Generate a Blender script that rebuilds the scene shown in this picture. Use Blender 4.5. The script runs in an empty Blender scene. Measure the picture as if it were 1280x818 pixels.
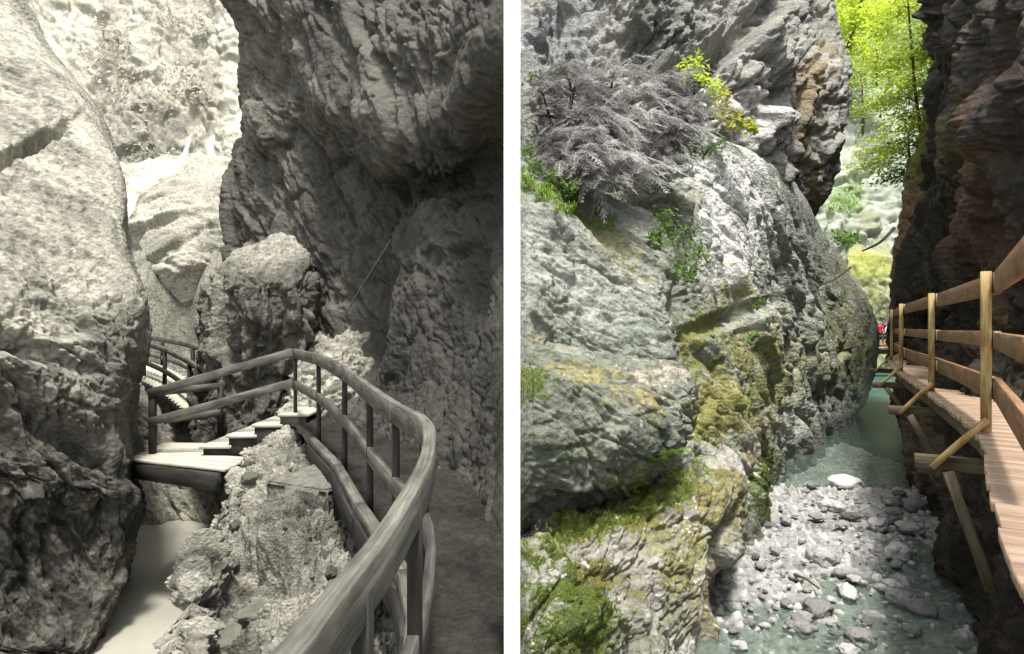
import bpy, bmesh, math, random
import numpy as np
from mathutils import Vector, Matrix

# ------------------------------------------------------------------ camera, sky, sun, exposure
SC = bpy.context.scene
F = 800.0                                   # focal length in photograph pixels (1280 wide)
cam = bpy.data.cameras.new('camera'); camo = bpy.data.objects.new('camera', cam)
SC.collection.objects.link(camo); SC.camera = camo
cam.sensor_width = 36.0; cam.lens = 36.0*F/1280.0
cam.clip_start = 0.05; cam.clip_end = 3000
camo.location = (0, 0, 0); camo.rotation_euler = (math.radians(90), 0, 0)

SUN = Vector((0.05, -0.30, 0.95)).normalized()
el = math.asin(SUN.z); az = math.atan2(SUN.x, SUN.y)
world = bpy.data.worlds.new('World'); SC.world = world; world.use_nodes = True
wn = world.node_tree.nodes; wl = world.node_tree.links
bg = wn['Background']; bg.inputs['Strength'].default_value = 0.15
sky = wn.new('ShaderNodeTexSky'); sky.sky_type = 'NISHITA'; sky.sun_disc = False
sky.sun_elevation = el; sky.sun_rotation = az; sky.dust_density = 3.0; sky.ozone_density = 0.6
hs = wn.new('ShaderNodeHueSaturation'); hs.inputs['Saturation'].default_value = 0.25
wl.new(sky.outputs[0], hs.inputs['Color']); wl.new(hs.outputs[0], bg.inputs['Color'])
sl = bpy.data.lights.new('sun', 'SUN'); sl.energy = 3.7; sl.angle = math.radians(8.0); sl.color = (1.0, 0.965, 0.90)
so = bpy.data.objects.new('sun', sl); SC.collection.objects.link(so)
so.rotation_euler = SUN.to_track_quat('Z', 'Y').to_euler(); so.location = (0, 0, 30)
vs = SC.view_settings
vs.view_transform = 'Standard'; vs.look = 'None'; vs.gamma = 1.0; vs.use_curve_mapping = False
vs.exposure = 0.95
SC.render.engine = 'CYCLES'
SC.cycles.max_bounces = 6; SC.cycles.diffuse_bounces = 3; SC.cycles.transparent_max_bounces = 12
SC.cycles.use_denoising = True

COL = SC.collection
rng = np.random.default_rng(7)
random.seed(7)

def P(px, py, D):
    return Vector(((px-640.0)/F*D, D, (409.0-py)/F*D))

# ------------------------------------------------------------------ noise
def hash3(ix, iy, iz, seed=0):
    h = (ix.astype(np.uint32)*np.uint32(374761393) + iy.astype(np.uint32)*np.uint32(668265263)
         + iz.astype(np.uint32)*np.uint32(2246822519) + np.uint32((seed*3266489917) & 0xffffffff))
    h ^= h >> np.uint32(15); h *= np.uint32(2246822519)
    h ^= h >> np.uint32(13); h *= np.uint32(3266489917)
    h ^= h >> np.uint32(16)
    return h
def h01(h): return (h & np.uint32(0xffffff)).astype(np.float32)/np.float32(16777216.0)
def vnoise(Q, seed=0):
    Q = np.asarray(Q, np.float32); f = np.floor(Q); t = Q-f; i = f.astype(np.int64)
    t = t*t*t*(t*(t*6-15)+10)
    out = np.zeros(len(Q), np.float32)
    for dx in (0, 1):
        wx = t[:, 0] if dx else 1-t[:, 0]
        for dy in (0, 1):
            wy = wx*(t[:, 1] if dy else 1-t[:, 1])
            for dz in (0, 1):
                w = wy*(t[:, 2] if dz else 1-t[:, 2])
                out += w*h01(hash3(i[:, 0]+dx, i[:, 1]+dy, i[:, 2]+dz, seed))
    return out*2-1
def fbm(Q, octaves=5, seed=0, gain=0.5, ridged=False):
    Q = np.asarray(Q, np.float32); out = np.zeros(len(Q), np.float32); a = 1.0; s = 0
    for k in range(octaves):
        n = vnoise(Q*(2.03**k)+k*17.3, seed+k*13)
        if ridged: n = 1-2*np.abs(n)
        out += a*n; s += a; a *= gain
    return out/s
def facets(Q, seed=0, tilt=0.9):
    """broken-rock steps: every Voronoi cell is a tilted flat piece; also returns the distance to the crack."""
    Q = np.asarray(Q, np.float32); b = np.floor(Q-0.5).astype(np.int64)
    d1 = np.full(len(Q), 9e9, np.float32); d2 = d1.copy(); hh = np.zeros(len(Q), np.float32); ws = np.full(len(Q), 1e-9, np.float32)
    for dx in (0, 1):
        for dy in (0, 1):
            for dz in (0, 1):
                ix, iy, iz = b[:, 0]+dx, b[:, 1]+dy, b[:, 2]+dz
                h = hash3(ix, iy, iz, seed)
                r = [h01(h), h01(h*np.uint32(2654435761) ^ (h >> np.uint32(7))), h01(h*np.uint32(40503)+np.uint32(977) ^ (h >> np.uint32(11)))]
                ox, oy, oz = (Q[:, 0]-(ix+0.25+0.5*r[0]), Q[:, 1]-(iy+0.25+0.5*r[1]), Q[:, 2]-(iz+0.25+0.5*r[2]))
                d = ox*ox+oy*oy+oz*oz
                g = h*np.uint32(1597334677) ^ (h >> np.uint32(9))
                n0, n1, n2, n3 = h01(g), h01(g*np.uint32(22695477)+np.uint32(1)), h01(g*np.uint32(1103515245)+np.uint32(7)), h01(g*np.uint32(69069)+np.uint32(5))
                val = (n0-0.5)+tilt*((n1-0.5)*ox+(n2-0.5)*oy+(n3-0.5)*oz)*2
                near = d < d1
                d2 = np.where(near, d1, np.minimum(d2, d))
                d1 = np.where(near, d, d1)
                w = np.exp(-70.0*d); hh += w*val; ws += w
    return hh/ws, np.sqrt(d2)-np.sqrt(d1)
def sstep(a, b, x):
    t = np.clip((x-a)/(b-a), 0, 1); return t*t*(3-2*t)
def stretch(Pn, d, k):
    d = np.array(d, np.float32); d /= np.linalg.norm(d)
    return Pn-np.outer(Pn@d, d)*(1-1.0/k)

def crag(Pn, s, amp, seed=0, d=(0, 0, 1), k=1.6, soft=0.38, levels=4, rough=1.0, crack=0.10):
    Q = stretch(np.asarray(Pn, np.float32), d, k)
    W = np.stack([fbm(Q/(s*0.8)+9.1*j, 3, seed+50+j) for j in range(3)], 1)*s*0.35
    out = soft*amp*fbm(Q/(s*1.3), 4, seed+3)
    a = amp
    for l in range(levels):
        sc = s/(2.2**l)
        h, e = facets((Q+W)/sc+l*3.7, seed+l*31, 1.25)
        out += a*h*0.85 - crack*a*(1-sstep(0.0, 0.16, e)) - (0.32*a*(1-sstep(0.0, 0.055, e)) if l < 3 else 0)
        W = W*0.8; a *= 0.52
    g = 1-np.abs(fbm(stretch(np.asarray(Pn, np.float32), d, k*2.2)/(s*0.16)+3.3, 3, seed+70, 0.55)*1.6)
    out -= 0.22*amp*sstep(0.86, 0.98, g)
    out += rough*amp*0.13*fbm(Q/(s*0.10), 5, seed+8, 0.68)
    return out

# ------------------------------------------------------------------ mesh helpers
ORG = {}
def origin(o): return ORG.get(o.name, Vector((0, 0, 0))) if o else Vector((0, 0, 0))
def tag(o, label=None, cat=None, group=None, kind=None):
    if label: o['label'] = label
    if cat: o['category'] = cat
    if group: o['group'] = group
    if kind: o['kind'] = kind
    return o
def empty(name, loc, label, cat, group=None):
    o = bpy.data.objects.new(name, None); COL.objects.link(o); o.location = loc
    o.empty_display_size = 0.2
    ORG[o.name] = Vector(loc); return tag(o, label, cat, group)
def link_mesh(name, V, faces, mat, parent=None, loc=None, smooth=False, cols=None, attrs=None):
    """V in world coordinates (N,3); faces (M,4) or (M,3) array; linked as one object."""
    V = np.asarray(V, np.float32); faces = np.asarray(faces, np.int32)
    me = bpy.data.meshes.new(name)
    po = origin(parent)
    base = Vector(loc) if loc is not None else (po.copy() if parent else Vector((0, 0, 0)))
    Vl = V-np.array(base, np.float32)
    n = faces.shape[1]
    me.vertices.add(len(V)); me.vertices.foreach_set('co', Vl.ravel())
    me.loops.add(faces.size); me.loops.foreach_set('vertex_index', faces.ravel())
    me.polygons.add(len(faces)); me.polygons.foreach_set('loop_start', np.arange(0, faces.size, n, dtype=np.int32))
    me.polygons.foreach_set('loop_total', np.full(len(faces), n, np.int32))
    if smooth: me.polygons.foreach_set('use_smooth', np.ones(len(faces), bool))
    me.update(calc_edges=True)
    if cols is not None:
        a = me.attributes.new('Col', 'FLOAT_COLOR', 'POINT')
        c4 = np.ones((len(V), 4), np.float32); c4[:, :3] = cols; a.data.foreach_set('color', c4.ravel())
    if attrs:
        for k, v in attrs.items():
            a = me.attributes.new(k, 'FLOAT_VECTOR', 'POINT'); a.data.foreach_set('vector', np.asarray(v, np.float32).ravel())
    me.materials.append(mat)
    o = bpy.data.objects.new(name, me); COL.objects.link(o)
    if parent:
        o.parent = parent; o.location = base-po
    else:
        o.location = base
    ORG[o.name] = base
    return o

class MB:
    """collects beams, boxes and tubes; build() links them as one mesh."""
    def __init__(s): s.v = []; s.f = []; s.g = []; s.n = 0
    def add(s, V, Fc, G):
        s.v.append(np.asarray(V, np.float32)); s.f.append(np.asarray(Fc, np.int32)+s.n); s.g.append(np.asarray(G, np.float32)); s.n += len(V)
    def sweep(s, pts, w, h, up=(0, 0, 1), caps=True, bev=0.12, wob=0.0):
        """rectangular section (chamfered corners) along a polyline; w sideways, h along up."""
        pts = [Vector(p) for p in pts]; n = len(pts); up = Vector(up)
        c = bev*min(w, h)
        sec = [(-w/2+c, -h/2), (w/2-c, -h/2), (w/2, -h/2+c), (w/2, h/2-c), (w/2-c, h/2), (-w/2+c, h/2), (-w/2, h/2-c), (-w/2, -h/2+c)]
        V = []; G = []; off = random.random()*50; L = 0
        for i, p in enumerate(pts):
            t = (pts[min(i+1, n-1)]-pts[max(i-1, 0)]).normalized()
            sd = t.cross(up)
            if sd.length < 1e-4: sd = t.cross(Vector((0, 1, 0)))
            sd.normalize(); u2 = sd.cross(t).normalized()
            if i: L += (p-pts[i-1]).length
            jx, jz = (random.uniform(-wob, wob), random.uniform(-wob, wob)) if wob else (0, 0)
            for a, b in sec:
                V.append(p+sd*(a+jx)+u2*(b+jz)); G.append((L+off, a+off*3, b))
        Fc = []
        for i in range(n-1):
            for k in range(8):
                a = i*8+k; b = i*8+(k+1) % 8
                Fc.append((a, b, b+8, a+8))
        if caps:
            for o_, fl in ((0, True), ((n-1)*8, False)):
                q = [(0, 1, 2, 3), (0, 3, 4, 7), (4, 5, 6, 7)]
                for r in q:
                    r = tuple(o_+x for x in r)
                    Fc.append(r[::-1] if fl else r)
        s.add([tuple(v) for v in V], Fc, G)
        return s
    def beam(s, a, b, w, h, up=(0, 0, 1), seg=1, wob=0.0, bev=0.12):
        a = Vector(a); b = Vector(b)
        return s.sweep([a.lerp(b, i/seg) for i in range(seg+1)], w, h, up, bev=bev, wob=wob)
    def tube(s, pts, r0, r1, sides=6, cap=True):
        pts = [Vector(p) for p in pts]; n = len(pts); V = []; G = []; L = 0; off = random.random()*50
        ref = Vector((0.3, 0.9, 0.25)).normalized()
        for i, p in enumerate(pts):
            t = (pts[min(i+1, n-1)]-pts[max(i-1, 0)])
            t = t.normalized() if t.length > 1e-9 else Vector((0, 0, 1))
            x = t.cross(ref)
            if x.length < 1e-3: x = t.cross(Vector((1, 0, 0)))
            x.normalize(); y = t.cross(x)
            r = r0+(r1-r0)*i/max(1, n-1)
            if i: L += (p-pts[i-1]).length
            for k in range(sides):
                an = 2*math.pi*k/sides
                V.append(tuple(p+x*math.cos(an)*r+y*math.sin(an)*r)); G.append((L+off, an, r))
        Fc = []
        for i in range(n-1):
            for k in range(sides):
                a = i*sides+k; b = i*sides+(k+1) % sides
                Fc.append((a, b, b+sides, a+sides))
        s.add(V, Fc, G); return s
    def build(s, name, mat, parent=None, loc=None, smooth=False):
        V = np.concatenate(s.v); Fc = np.concatenate(s.f); G = np.concatenate(s.g)
        return link_mesh(name, V, Fc, mat, parent, loc, smooth, attrs={'grain': G})

def smooth_path(pts, n=6):
    A = np.array([tuple(p) for p in pts], float); out = []
    N = len(A)
    for i in range(N-1):
        p0, p1, p2, p3 = A[max(i-1, 0)], A[i], A[i+1], A[min(i+2, N-1)]
        for k in range(n):
            t = k/n
            out.append(0.5*((2*p1)+(-p0+p2)*t+(2*p0-5*p1+4*p2-p3)*t*t+(-p0+3*p1-3*p2+p3)*t**3))
    out.append(A[-1]); return [Vector(p) for p in out]

# ------------------------------------------------------------------ materials
def mat_new(name):
    m = bpy.data.materials.new(name); m.use_nodes = True
    nt = m.node_tree; return m, nt.nodes, nt.links, nt.nodes['Principled BSDF']
def tex_noise(n, scale, detail=6, rough=0.6):
    t = n.new('ShaderNodeTexNoise'); t.inputs['Scale'].default_value = scale
    t.inputs['Detail'].default_value = detail; t.inputs['Roughness'].default_value = rough; return t
def ramp(n, stops):
    r = n.new('ShaderNodeValToRGB'); e = r.color_ramp.elements
    while len(e) < len(stops): e.new(0.5)
    for i, (p, c) in enumerate(stops):
        e[i].position = p; e[i].color = (*c, 1) if len(c) == 3 else c
    return r
def rock_mat(name, rough=0.85, spec=0.3, scale=14.0, bump=0.5, contrast=(0.62, 1.3)):
    m, n, l, b = mat_new(name)
    at = n.new('ShaderNodeAttribute'); at.attribute_name = 'Col'
    tc = n.new('ShaderNodeTexCoord')
    t1 = tex_noise(n, scale, 8, 0.68); l.new(tc.outputs['Object'], t1.inputs['Vector'])
    vo = n.new('ShaderNodeTexVoronoi'); vo.inputs['Scale'].default_value = scale*1.7; l.new(tc.outputs['Object'], vo.inputs['Vector'])
    r1 = ramp(n, [(0.3, (contrast[0],)*3), (0.72, (contrast[1],)*3)]); l.new(t1.outputs['Fac'], r1.inputs[0])
    mx = n.new('ShaderNodeMix'); mx.data_type = 'RGBA'; mx.blend_type = 'MULTIPLY'; mx.inputs[0].default_value = 1.0
    mx.clamp_result = False
    l.new(at.outputs['Color'], mx.inputs[6]); l.new(r1.outputs[0], mx.inputs[7]); l.new(mx.outputs[2], b.inputs['Base Color'])
    b.inputs['Roughness'].default_value = rough; b.inputs['Specular IOR Level'].default_value = spec
    ad = n.new('ShaderNodeMath'); ad.operation = 'MULTIPLY_ADD'; ad.inputs[1].default_value = 0.35
    l.new(vo.outputs['Distance'], ad.inputs[0]); l.new(t1.outputs['Fac'], ad.inputs[2])
    bp = n.new('ShaderNodeBump'); bp.inputs['Strength'].default_value = min(1, bump*1.5); bp.inputs['Distance'].default_value = 0.07
    l.new(ad.outputs[0], bp.inputs['Height']); l.new(bp.outputs[0], b.inputs['Normal'])
    return m
def wood_mat(name, c1, c2, c3, rough=0.7, spec=0.25, stain=(0.5, 0.45, 0.4)):
    m, n, l, b = mat_new(name)
    at = n.new('ShaderNodeAttribute'); at.attribute_name = 'grain'
    mp = n.new('ShaderNodeMapping'); mp.inputs['Scale'].default_value = (2.6, 85, 85); l.new(at.outputs['Vector'], mp.inputs['Vector'])
    t1 = tex_noise(n, 1.0, 6, 0.6); l.new(mp.outputs[0], t1.inputs['Vector'])
    r1 = ramp(n, [(0.28, c1), (0.52, c2), (0.75, c3)]); l.new(t1.outputs['Fac'], r1.inputs[0])
    mp2 = n.new('ShaderNodeMapping'); mp2.inputs['Scale'].default_value = (2.6, 9, 9); l.new(at.outputs['Vector'], mp2.inputs['Vector'])
    t2 = tex_noise(n, 1.0, 5, 0.6); l.new(mp2.outputs[0], t2.inputs['Vector'])
    r2 = ramp(n, [(0.35, stain), (0.62, (1, 1, 1))]); l.new(t2.outputs['Fac'], r2.inputs[0])
    mx = n.new('ShaderNodeMix'); mx.data_type = 'RGBA'; mx.blend_type = 'MULTIPLY'; mx.inputs[0].default_value = 1.0
    l.new(r1.outputs[0], mx.inputs[6]); l.new(r2.outputs[0], mx.inputs[7]); l.new(mx.outputs[2], b.inputs['Base Color'])
    b.inputs['Roughness'].default_value = rough; b.inputs['Specular IOR Level'].default_value = spec
    bp = n.new('ShaderNodeBump'); bp.inputs['Strength'].default_value = 0.35; bp.inputs['Distance'].default_value = 0.006
    l.new(t1.outputs['Fac'], bp.inputs['Height']); l.new(bp.outputs[0], b.inputs['Normal'])
    return m
def plain_mat(name, c, rough=0.7, spec=0.3, var=0.25, scale=8):
    m, n, l, b = mat_new(name)
    tc = n.new('ShaderNodeTexCoord'); t = tex_noise(n, scale, 5); l.new(tc.outputs['Object'], t.inputs['Vector'])
    r = ramp(n, [(0.3, tuple(x*(1-var) for x in c)), (0.7, tuple(min(1, x*(1+var)) for x in c))])
    l.new(t.outputs['Fac'], r.inputs[0]); l.new(r.outputs[0], b.inputs['Base Color'])
    b.inputs['Roughness'].default_value = rough; b.inputs['Specular IOR Level'].default_value = spec
    return m
def leaf_mat(name, c1, c2, trans=0.5, tcol=None):
    m, n, l, b = mat_new(name)
    g = n.new('ShaderNodeAttribute'); g.attribute_name = 'grain'
    sx = n.new('ShaderNodeSeparateXYZ'); l.new(g.outputs['Vector'], sx.inputs[0])
    r = ramp(n, [(0.0, c1), (1.0, c2)]); l.new(sx.outputs[0], r.inputs[0])
    l.new(r.outputs[0], b.inputs['Base Color']); b.inputs['Roughness'].default_value = 0.55
    b.inputs['Specular IOR Level'].default_value = 0.25
    tr = n.new('ShaderNodeBsdfTranslucent'); 
    if tcol: tr.inputs['Color'].default_value = (*tcol, 1)
    else: l.new(r.outputs[0], tr.inputs['Color'])
    ms = n.new('ShaderNodeMixShader'); ms.inputs[0].default_value = trans
    l.new(b.outputs[0], ms.inputs[1]); l.new(tr.outputs[0], ms.inputs[2])
    l.new(ms.outputs[0], n['Material Output'].inputs['Surface'])
    return m
def sep(v): return (v, v*0.965, v*0.80)

M_ROCK_S = rock_mat('sepia_rock', 0.85, 0.2, 9.0, 0.6, (0.45, 1.45))
M_ROCK_SD = rock_mat('sepia_dark_rock', 0.75, 0.25, 8.0, 0.42, (0.62, 1.3))
M_GRAVEL_S = rock_mat('sepia_gravel', 0.9, 0.2, 22.0, 0.8, (0.5, 1.4))
M_ROCK_G = rock_mat('grey_limestone', 0.75, 0.35, 11.0, 0.6, (0.52, 1.38))
M_ROCK_D = rock_mat('dark_brown_rock', 0.62, 0.2, 6.0, 0.5, (0.5, 1.4))
M_STONE = rock_mat('river_stone', 0.6, 0.4, 16.0, 0.35, (0.75, 1.2))
M_WOOD_S = wood_mat('sepia_wood', sep(0.075), sep(0.135), sep(0.22), stain=(0.38, 0.38, 0.38))
M_WOOD_SD = wood_mat('sepia_dark_wood', sep(0.016), sep(0.028), sep(0.045))
M_WOOD_B = wood_mat('brown_plank', (0.33, 0.225, 0.155), (0.46, 0.33, 0.24), (0.58, 0.45, 0.34), 0.6, 0.3, (0.62, 0.58, 0.54))
M_WOOD_R = wood_mat('brown_rail_board', (0.17, 0.092, 0.045), (0.25, 0.145, 0.075), (0.34, 0.21, 0.12), 0.6, 0.3, (0.6, 0.55, 0.5))
M_WOOD_Y = wood_mat('yellow_post_wood', (0.29, 0.21, 0.075), (0.41, 0.32, 0.13), (0.52, 0.43, 0.21), 0.6, 0.3, (0.40, 0.26, 0.16))
M_WOOD_W = wood_mat('weathered_beam', (0.07, 0.055, 0.036), (0.12, 0.098, 0.066), (0.19, 0.16, 0.11), 0.75, 0.2, (0.5, 0.48, 0.4))
M_STEEL = plain_mat('galvanised_steel', (0.42, 0.42, 0.40), 0.45, 0.6, 0.2, 20)
M_BARK = plain_mat('tree_bark', (0.09, 0.065, 0.04), 0.9, 0.2, 0.4, 6)
M_WHITE = plain_mat('white_paint', (0.86, 0.86, 0.86), 0.6, 0.3, 0.01, 3)

# ------------------------------------------------------------------ rocks
class Ctx: pass
SURF = {}; COLS = {}
def interp_matrix(counts):
    """Catmull-Rom weights for a run of control points with counts[i] steps in interval i."""
    N = len(counts)+1; rows = []
    ts = []
    for i, c in enumerate(counts):
        ts += [i+k/c for k in range(c)]
    ts.append(N-1)
    M = np.zeros((len(ts), N), np.float64)
    for r, t in enumerate(ts):
        i = min(int(t), N-2); u = t-i
        w = (-0.5*u+u*u-0.5*u**3, 1-2.5*u*u+1.5*u**3, 0.5*u+2*u*u-1.5*u**3, -0.5*u*u+0.5*u**3)
        for k, ww in enumerate(w):
            M[r, min(max(i-1+k, 0), N-1)] += ww
    return M
def infr(p): return -30 < p[0] < 1310 and -30 < p[1] < 848
def rock(name, rows, mat, disp, paint, step=1.6, label=None, cat=None, kind=None, group=None, world=False):
    """rows: control net of (px, py, distance) points, lofted into one surface, broken up by disp, coloured by paint."""
    A = np.array(rows, float); R, C, _ = A.shape
    XYZ = np.zeros((R, C, 5))
    XYZ[..., 0] = (A[..., 0]-640)/F*A[..., 2]; XYZ[..., 1] = A[..., 2]; XYZ[..., 2] = (409-A[..., 1])/F*A[..., 2]
    XYZ[..., 3:] = A[..., :2]
    def cnt(B):
        out = []
        for i in range(B.shape[0]-1):
            dpx = np.hypot(B[i+1, :, 0]-B[i, :, 0], B[i+1, :, 1]-B[i, :, 1])
            ddep = np.abs(np.log(B[i+1, :, 2]/B[i, :, 2]))*500
            vis = np.array([infr(B[i, j]) or infr(B[i+1, j]) for j in range(B.shape[1])])
            st = np.where(vis, step, step*5)
            out.append(int(np.clip(np.ceil(np.max((dpx+0.35*ddep)/st)), 2, 420)))
        return out
    Mr = interp_matrix(cnt(A)); Mc = interp_matrix(cnt(A.transpose(1, 0, 2)))
    G = np.einsum('ar,rck->ack', Mr, XYZ); G = np.einsum('bc,ack->abk', Mc, G)
    a, b, _ = G.shape
    X = G[..., :3]
    n = np.cross(np.gradient(X, axis=1), np.gradient(X, axis=0)); n /= np.linalg.norm(n, axis=2, keepdims=True)+1e-9
    flip = np.median(np.sum(n*X, axis=2)) > 0
    if flip: n = -n
    c = Ctx(); c.P = X.reshape(-1, 3).astype(np.float32); c.n0 = n.reshape(-1, 3); c.px = G[..., 3].ravel(); c.py = G[..., 4].ravel(); c.D = c.P[:, 1]
    d = disp(c)
    d = (d*sstep(3, 42, np.abs(c.px-640))).reshape(a, b)
    for ax in (0, 1):
        dp = np.concatenate([np.take(d, [0], ax), d, np.take(d, [-1], ax)], ax); m_ = d.shape[ax]
        d = 0.25*np.take(dp, range(0, m_), ax)+0.5*d+0.25*np.take(dp, range(2, m_+2), ax)
    d = d.ravel()
    V = c.P+c.n0*d[:, None]
    Y = V.reshape(a, b, 3)
    n2 = np.cross(np.gradient(Y, axis=1), np.gradient(Y, axis=0)); n2 /= np.linalg.norm(n2, axis=2, keepdims=True)+1e-9
    if flip: n2 = -n2
    c.n = n2.reshape(-1, 3); c.d = d
    cols = np.clip(paint(c), 0.004, 0.9)
    SURF[name] = (V, c); COLS[name] = cols
    idx = np.arange(a*b, dtype=np.int32).reshape(a, b)
    q = np.stack([idx[:-1, :-1], idx[:-1, 1:], idx[1:, 1:], idx[1:, :-1]], -1).reshape(-1, 4)
    if not flip: pass
    ctr = V.mean(0); ctr[2] = V[:, 2].min()
    o = link_mesh(name, V, q, mat, None, loc=tuple(ctr.tolist()), smooth=True, cols=cols)
    return tag(o, label, cat, group, kind)

def blob(c, px, py, rx, ry, ang=0.0, soft=0.6):
    a = math.radians(ang); dx = c.px-px; dy = c.py-py
    u = (dx*math.cos(a)+dy*math.sin(a))/rx; v = (-dx*math.sin(a)+dy*math.cos(a))/ry
    return 1-sstep(1-soft, 1+soft, np.sqrt(u*u+v*v))
def mixc(c, col, m): return c+(np.array(col, np.float32)[None]-c)*np.clip(m, 0, 1)[:, None]
def patch(m, nz, lo=0.35, w=0.18):
    """break a soft region m (0..1) up with noise nz (-1..1)."""
    return sstep(lo, lo+w, m*0.75+nz*0.55*(m > 0.01))
def nzz(c, s, seed, o=5): return fbm(c.P/s, o, seed, 0.58)

def sepia_paint(lo, hi, s=0.6, seed=1, d=(0.6, 0.3, -0.7), k=3.0, spots=()):
    def f(c):
        Q = stretch(c.P, d, k)
        a = fbm(Q/s, 6, seed, 0.6)*0.9+0.5; b = fbm(Q/(s*0.15), 3, seed+9, 0.6)
        t = np.clip(a+0.25*b, 0, 1)
        v = lo+(hi-lo)*t
        for (px, py, rx, ry, ang, val, amt) in spots:
            m = blob(c, px, py, rx, ry, ang)
            m = np.clip(m*1.1+0.5*m*b, 0, 1)*amt
            v = v+(val*(0.8+0.4*t)-v)*m
        return 0.8*v[:, None]*np.array(sep(1.0), np.float32)[None]
    return f

def row(edge, D0, lefts, tail):
    return lefts+[edge]+tail

# ================================================================== LEFT GORGE (monochrome)
def lerp(a, b, t): return a+(b-a)*t
def side_rows(tab, back=(2.5, 6.0)):
    """tab: (y, edge px, edge distance, left distance) -> rows of a rock whose right edge is a skyline that rolls away behind."""
    out = []
    for y, e, De, Dl in tab:
        out.append([(e-560, y, Dl*0.8), (e-330, y, Dl*0.92), (e-190, y, Dl), (e-95, y, lerp(Dl, De, 0.38)), (e-38, y, lerp(Dl, De, 0.62)), (e-12, y, lerp(Dl, De, 0.8)),
                    (e, y, De+0.25), (e-5, y, De+back[0]), (e-60, y, De+back[1])])
    return out
# far waterfall cliff
D1 = (0.55, 0.1, -0.83)
rock('waterfall_cliff', [[(px, y, D+dd) for px, dd in ((-60, 2), (60, 0), (110, 1), (170, -1), (230, 1), (290, -1), (350, 1), (420, 3))]
     for y, D in ((-160, 47), (-20, 44), (60, 42), (140, 40), (200, 38), (250, 36.5), (330, 36), (420, 35), (520, 35))], M_ROCK_S,
     lambda c: crag(c.P, 3.0, 0.6, 11, (0.4, 0, -0.9), 1.8, levels=5, rough=2),
     sepia_paint(0.40, 0.74, 3.0, 5, (0.4, 0, -0.9), 1.5, [(180, 170, 45, 45, 0, 0.17, 0.7), (255, 110, 30, 30, 0, 0.2, 0.5), (205, 205, 30, 20, 0, 0.1, 0.7), (240, 60, 60, 30, 20, 0.5, 0.6)]),
     step=1.8, kind='structure')
# slab the fall lands on
rock('waterfall_slab', [[(120, y, D+4), (150, y-2, D+0.6), (185, y-8*s, D-0.6), (225, y-14*s, D-1.2), (265, y-12*s, D-0.8), (300, y-2, D+0.2), (335, y, D+3)]
     for y, D, s in ((205, 33, 1), (228, 30, 1), (258, 28, 1), (300, 26.6, 0.6), (335, 26, 0.3), (352, 26.3, 0), (400, 27, 0))], M_ROCK_S,
     lambda c: crag(c.P, 2.6, 0.42, 21, (0.9, 0, 0.4), 2.2, levels=3),
     sepia_paint(0.34, 0.6, 1.6, 25, (0.85, 0, 0.5), 3, [(200, 300, 30, 16, -20, 0.2, 0.5), (270, 310, 30, 14, -30, 0.2, 0.5)]), step=1.7, kind='structure')
# smooth polished chute above the pool
rock('chute_wall', [[(140, y, D+1), (175, y, D), (205, y, D+0.8), (235, y, D+1.2), (262, y, D+0.1), (300, y, D-0.5)]
     for y, D in ((315, 25.5), (345, 24.6), (390, 24), (430, 23.5), (480, 23), (560, 22.5))], M_ROCK_S,
     lambda c: crag(c.P, 3.0, 0.16, 31, (0, 0, 1), 2.5, levels=2),
     sepia_paint(0.2, 0.33, 1.2, 35, (0.3, 0, -0.95), 4, [(222, 400, 20, 60, 8, 0.14, 0.7), (196, 380, 12, 60, 8, 0.36, 0.6)]), step=1.8, kind='structure')
# slope under the far walkway, down to the water
rock('lower_slope', [[(120, y, D+1), (150, y, D), (185, y, D-0.3), (225, y, D-0.1), (265, y, D-0.5), (310, y, D-1.0), (350, y, D-1)]
     for y, D in ((470, 18.2), (505, 16.2), (540, 15.5), (590, 15.2), (640, 15.0), (668, 15), (720, 15))], M_ROCK_S,
     lambda c: crag(c.P, 1.1, 0.3, 41, (0.5, 0, -0.85), 3.5, levels=3),
     sepia_paint(0.16, 0.5, 0.5, 45, (0.45, 0, -0.9), 5), step=1.7, kind='structure')
# big overhanging cliff with its lower wall along the path
cxs = (340, 400, 460, 520, 580, 642)
ctab = [(-150, 268, (14.5, 14.2, 13.5, 12.5, 11, 9.5)), (-40, 262, (13.4, 12.8, 12, 10.8, 9.4, 8.0)), (30, 297, (13.3, 12.6, 11.3, 10.0, 8.8, 7.6)),
        (90, 301, (13.7, 12.8, 11.4, 10.2, 9.0, 7.8)), (150, 299, (13.8, 13.2, 12.0, 10.5, 9.6, 8.9)), (195, 294, (14, 13.4, 12.5, 11.0, 10.6, 9.9)),
        (235, 288, (14, 13.4, 12.9, 12.2, 11.0, 9.8)), (300, 292, (13.8, 13.2, 12.6, 11.9, 10.4, 9.0)), (400, 310, (13.6, 13.1, 12.1, 10.8, 9.0, 7.4)),
        (470, 318, (13.2, 12.6, 11.3, 9.7, 8.1, 6.3))]
rows_ = []
for y, e, ds in ctab:
    rows_.append([(e+30, y, ds[0]+5), (e+4, y, ds[0]+2.2), (e, y, ds[0]+0.9), (e+18, y, ds[0]+0.3)]+[(x, y, d_) for x, d_ in zip(cxs, ds)]+[(645, y, ds[-1]+3)])
base = ((340, 505, 12.4), (400, 518, 11.4), (460, 540, 9.7), (520, 566, 8.0), (580, 607, 6.3), (642, 668, 4.9))
rows_.append([(345, 500, 17), (320, 500, 14.5), (318, 500, 13.2), (328, 502, 12.8)]+list(base)+[(645, 668, 8)])
rows_.append([(345, 600, 17), (320, 600, 14), (318, 600, 13), (328, 600, 12.4)]+[(x, y+130, d_*0.97) for x, y, d_ in base]+[(645, 800, 8)])
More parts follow.
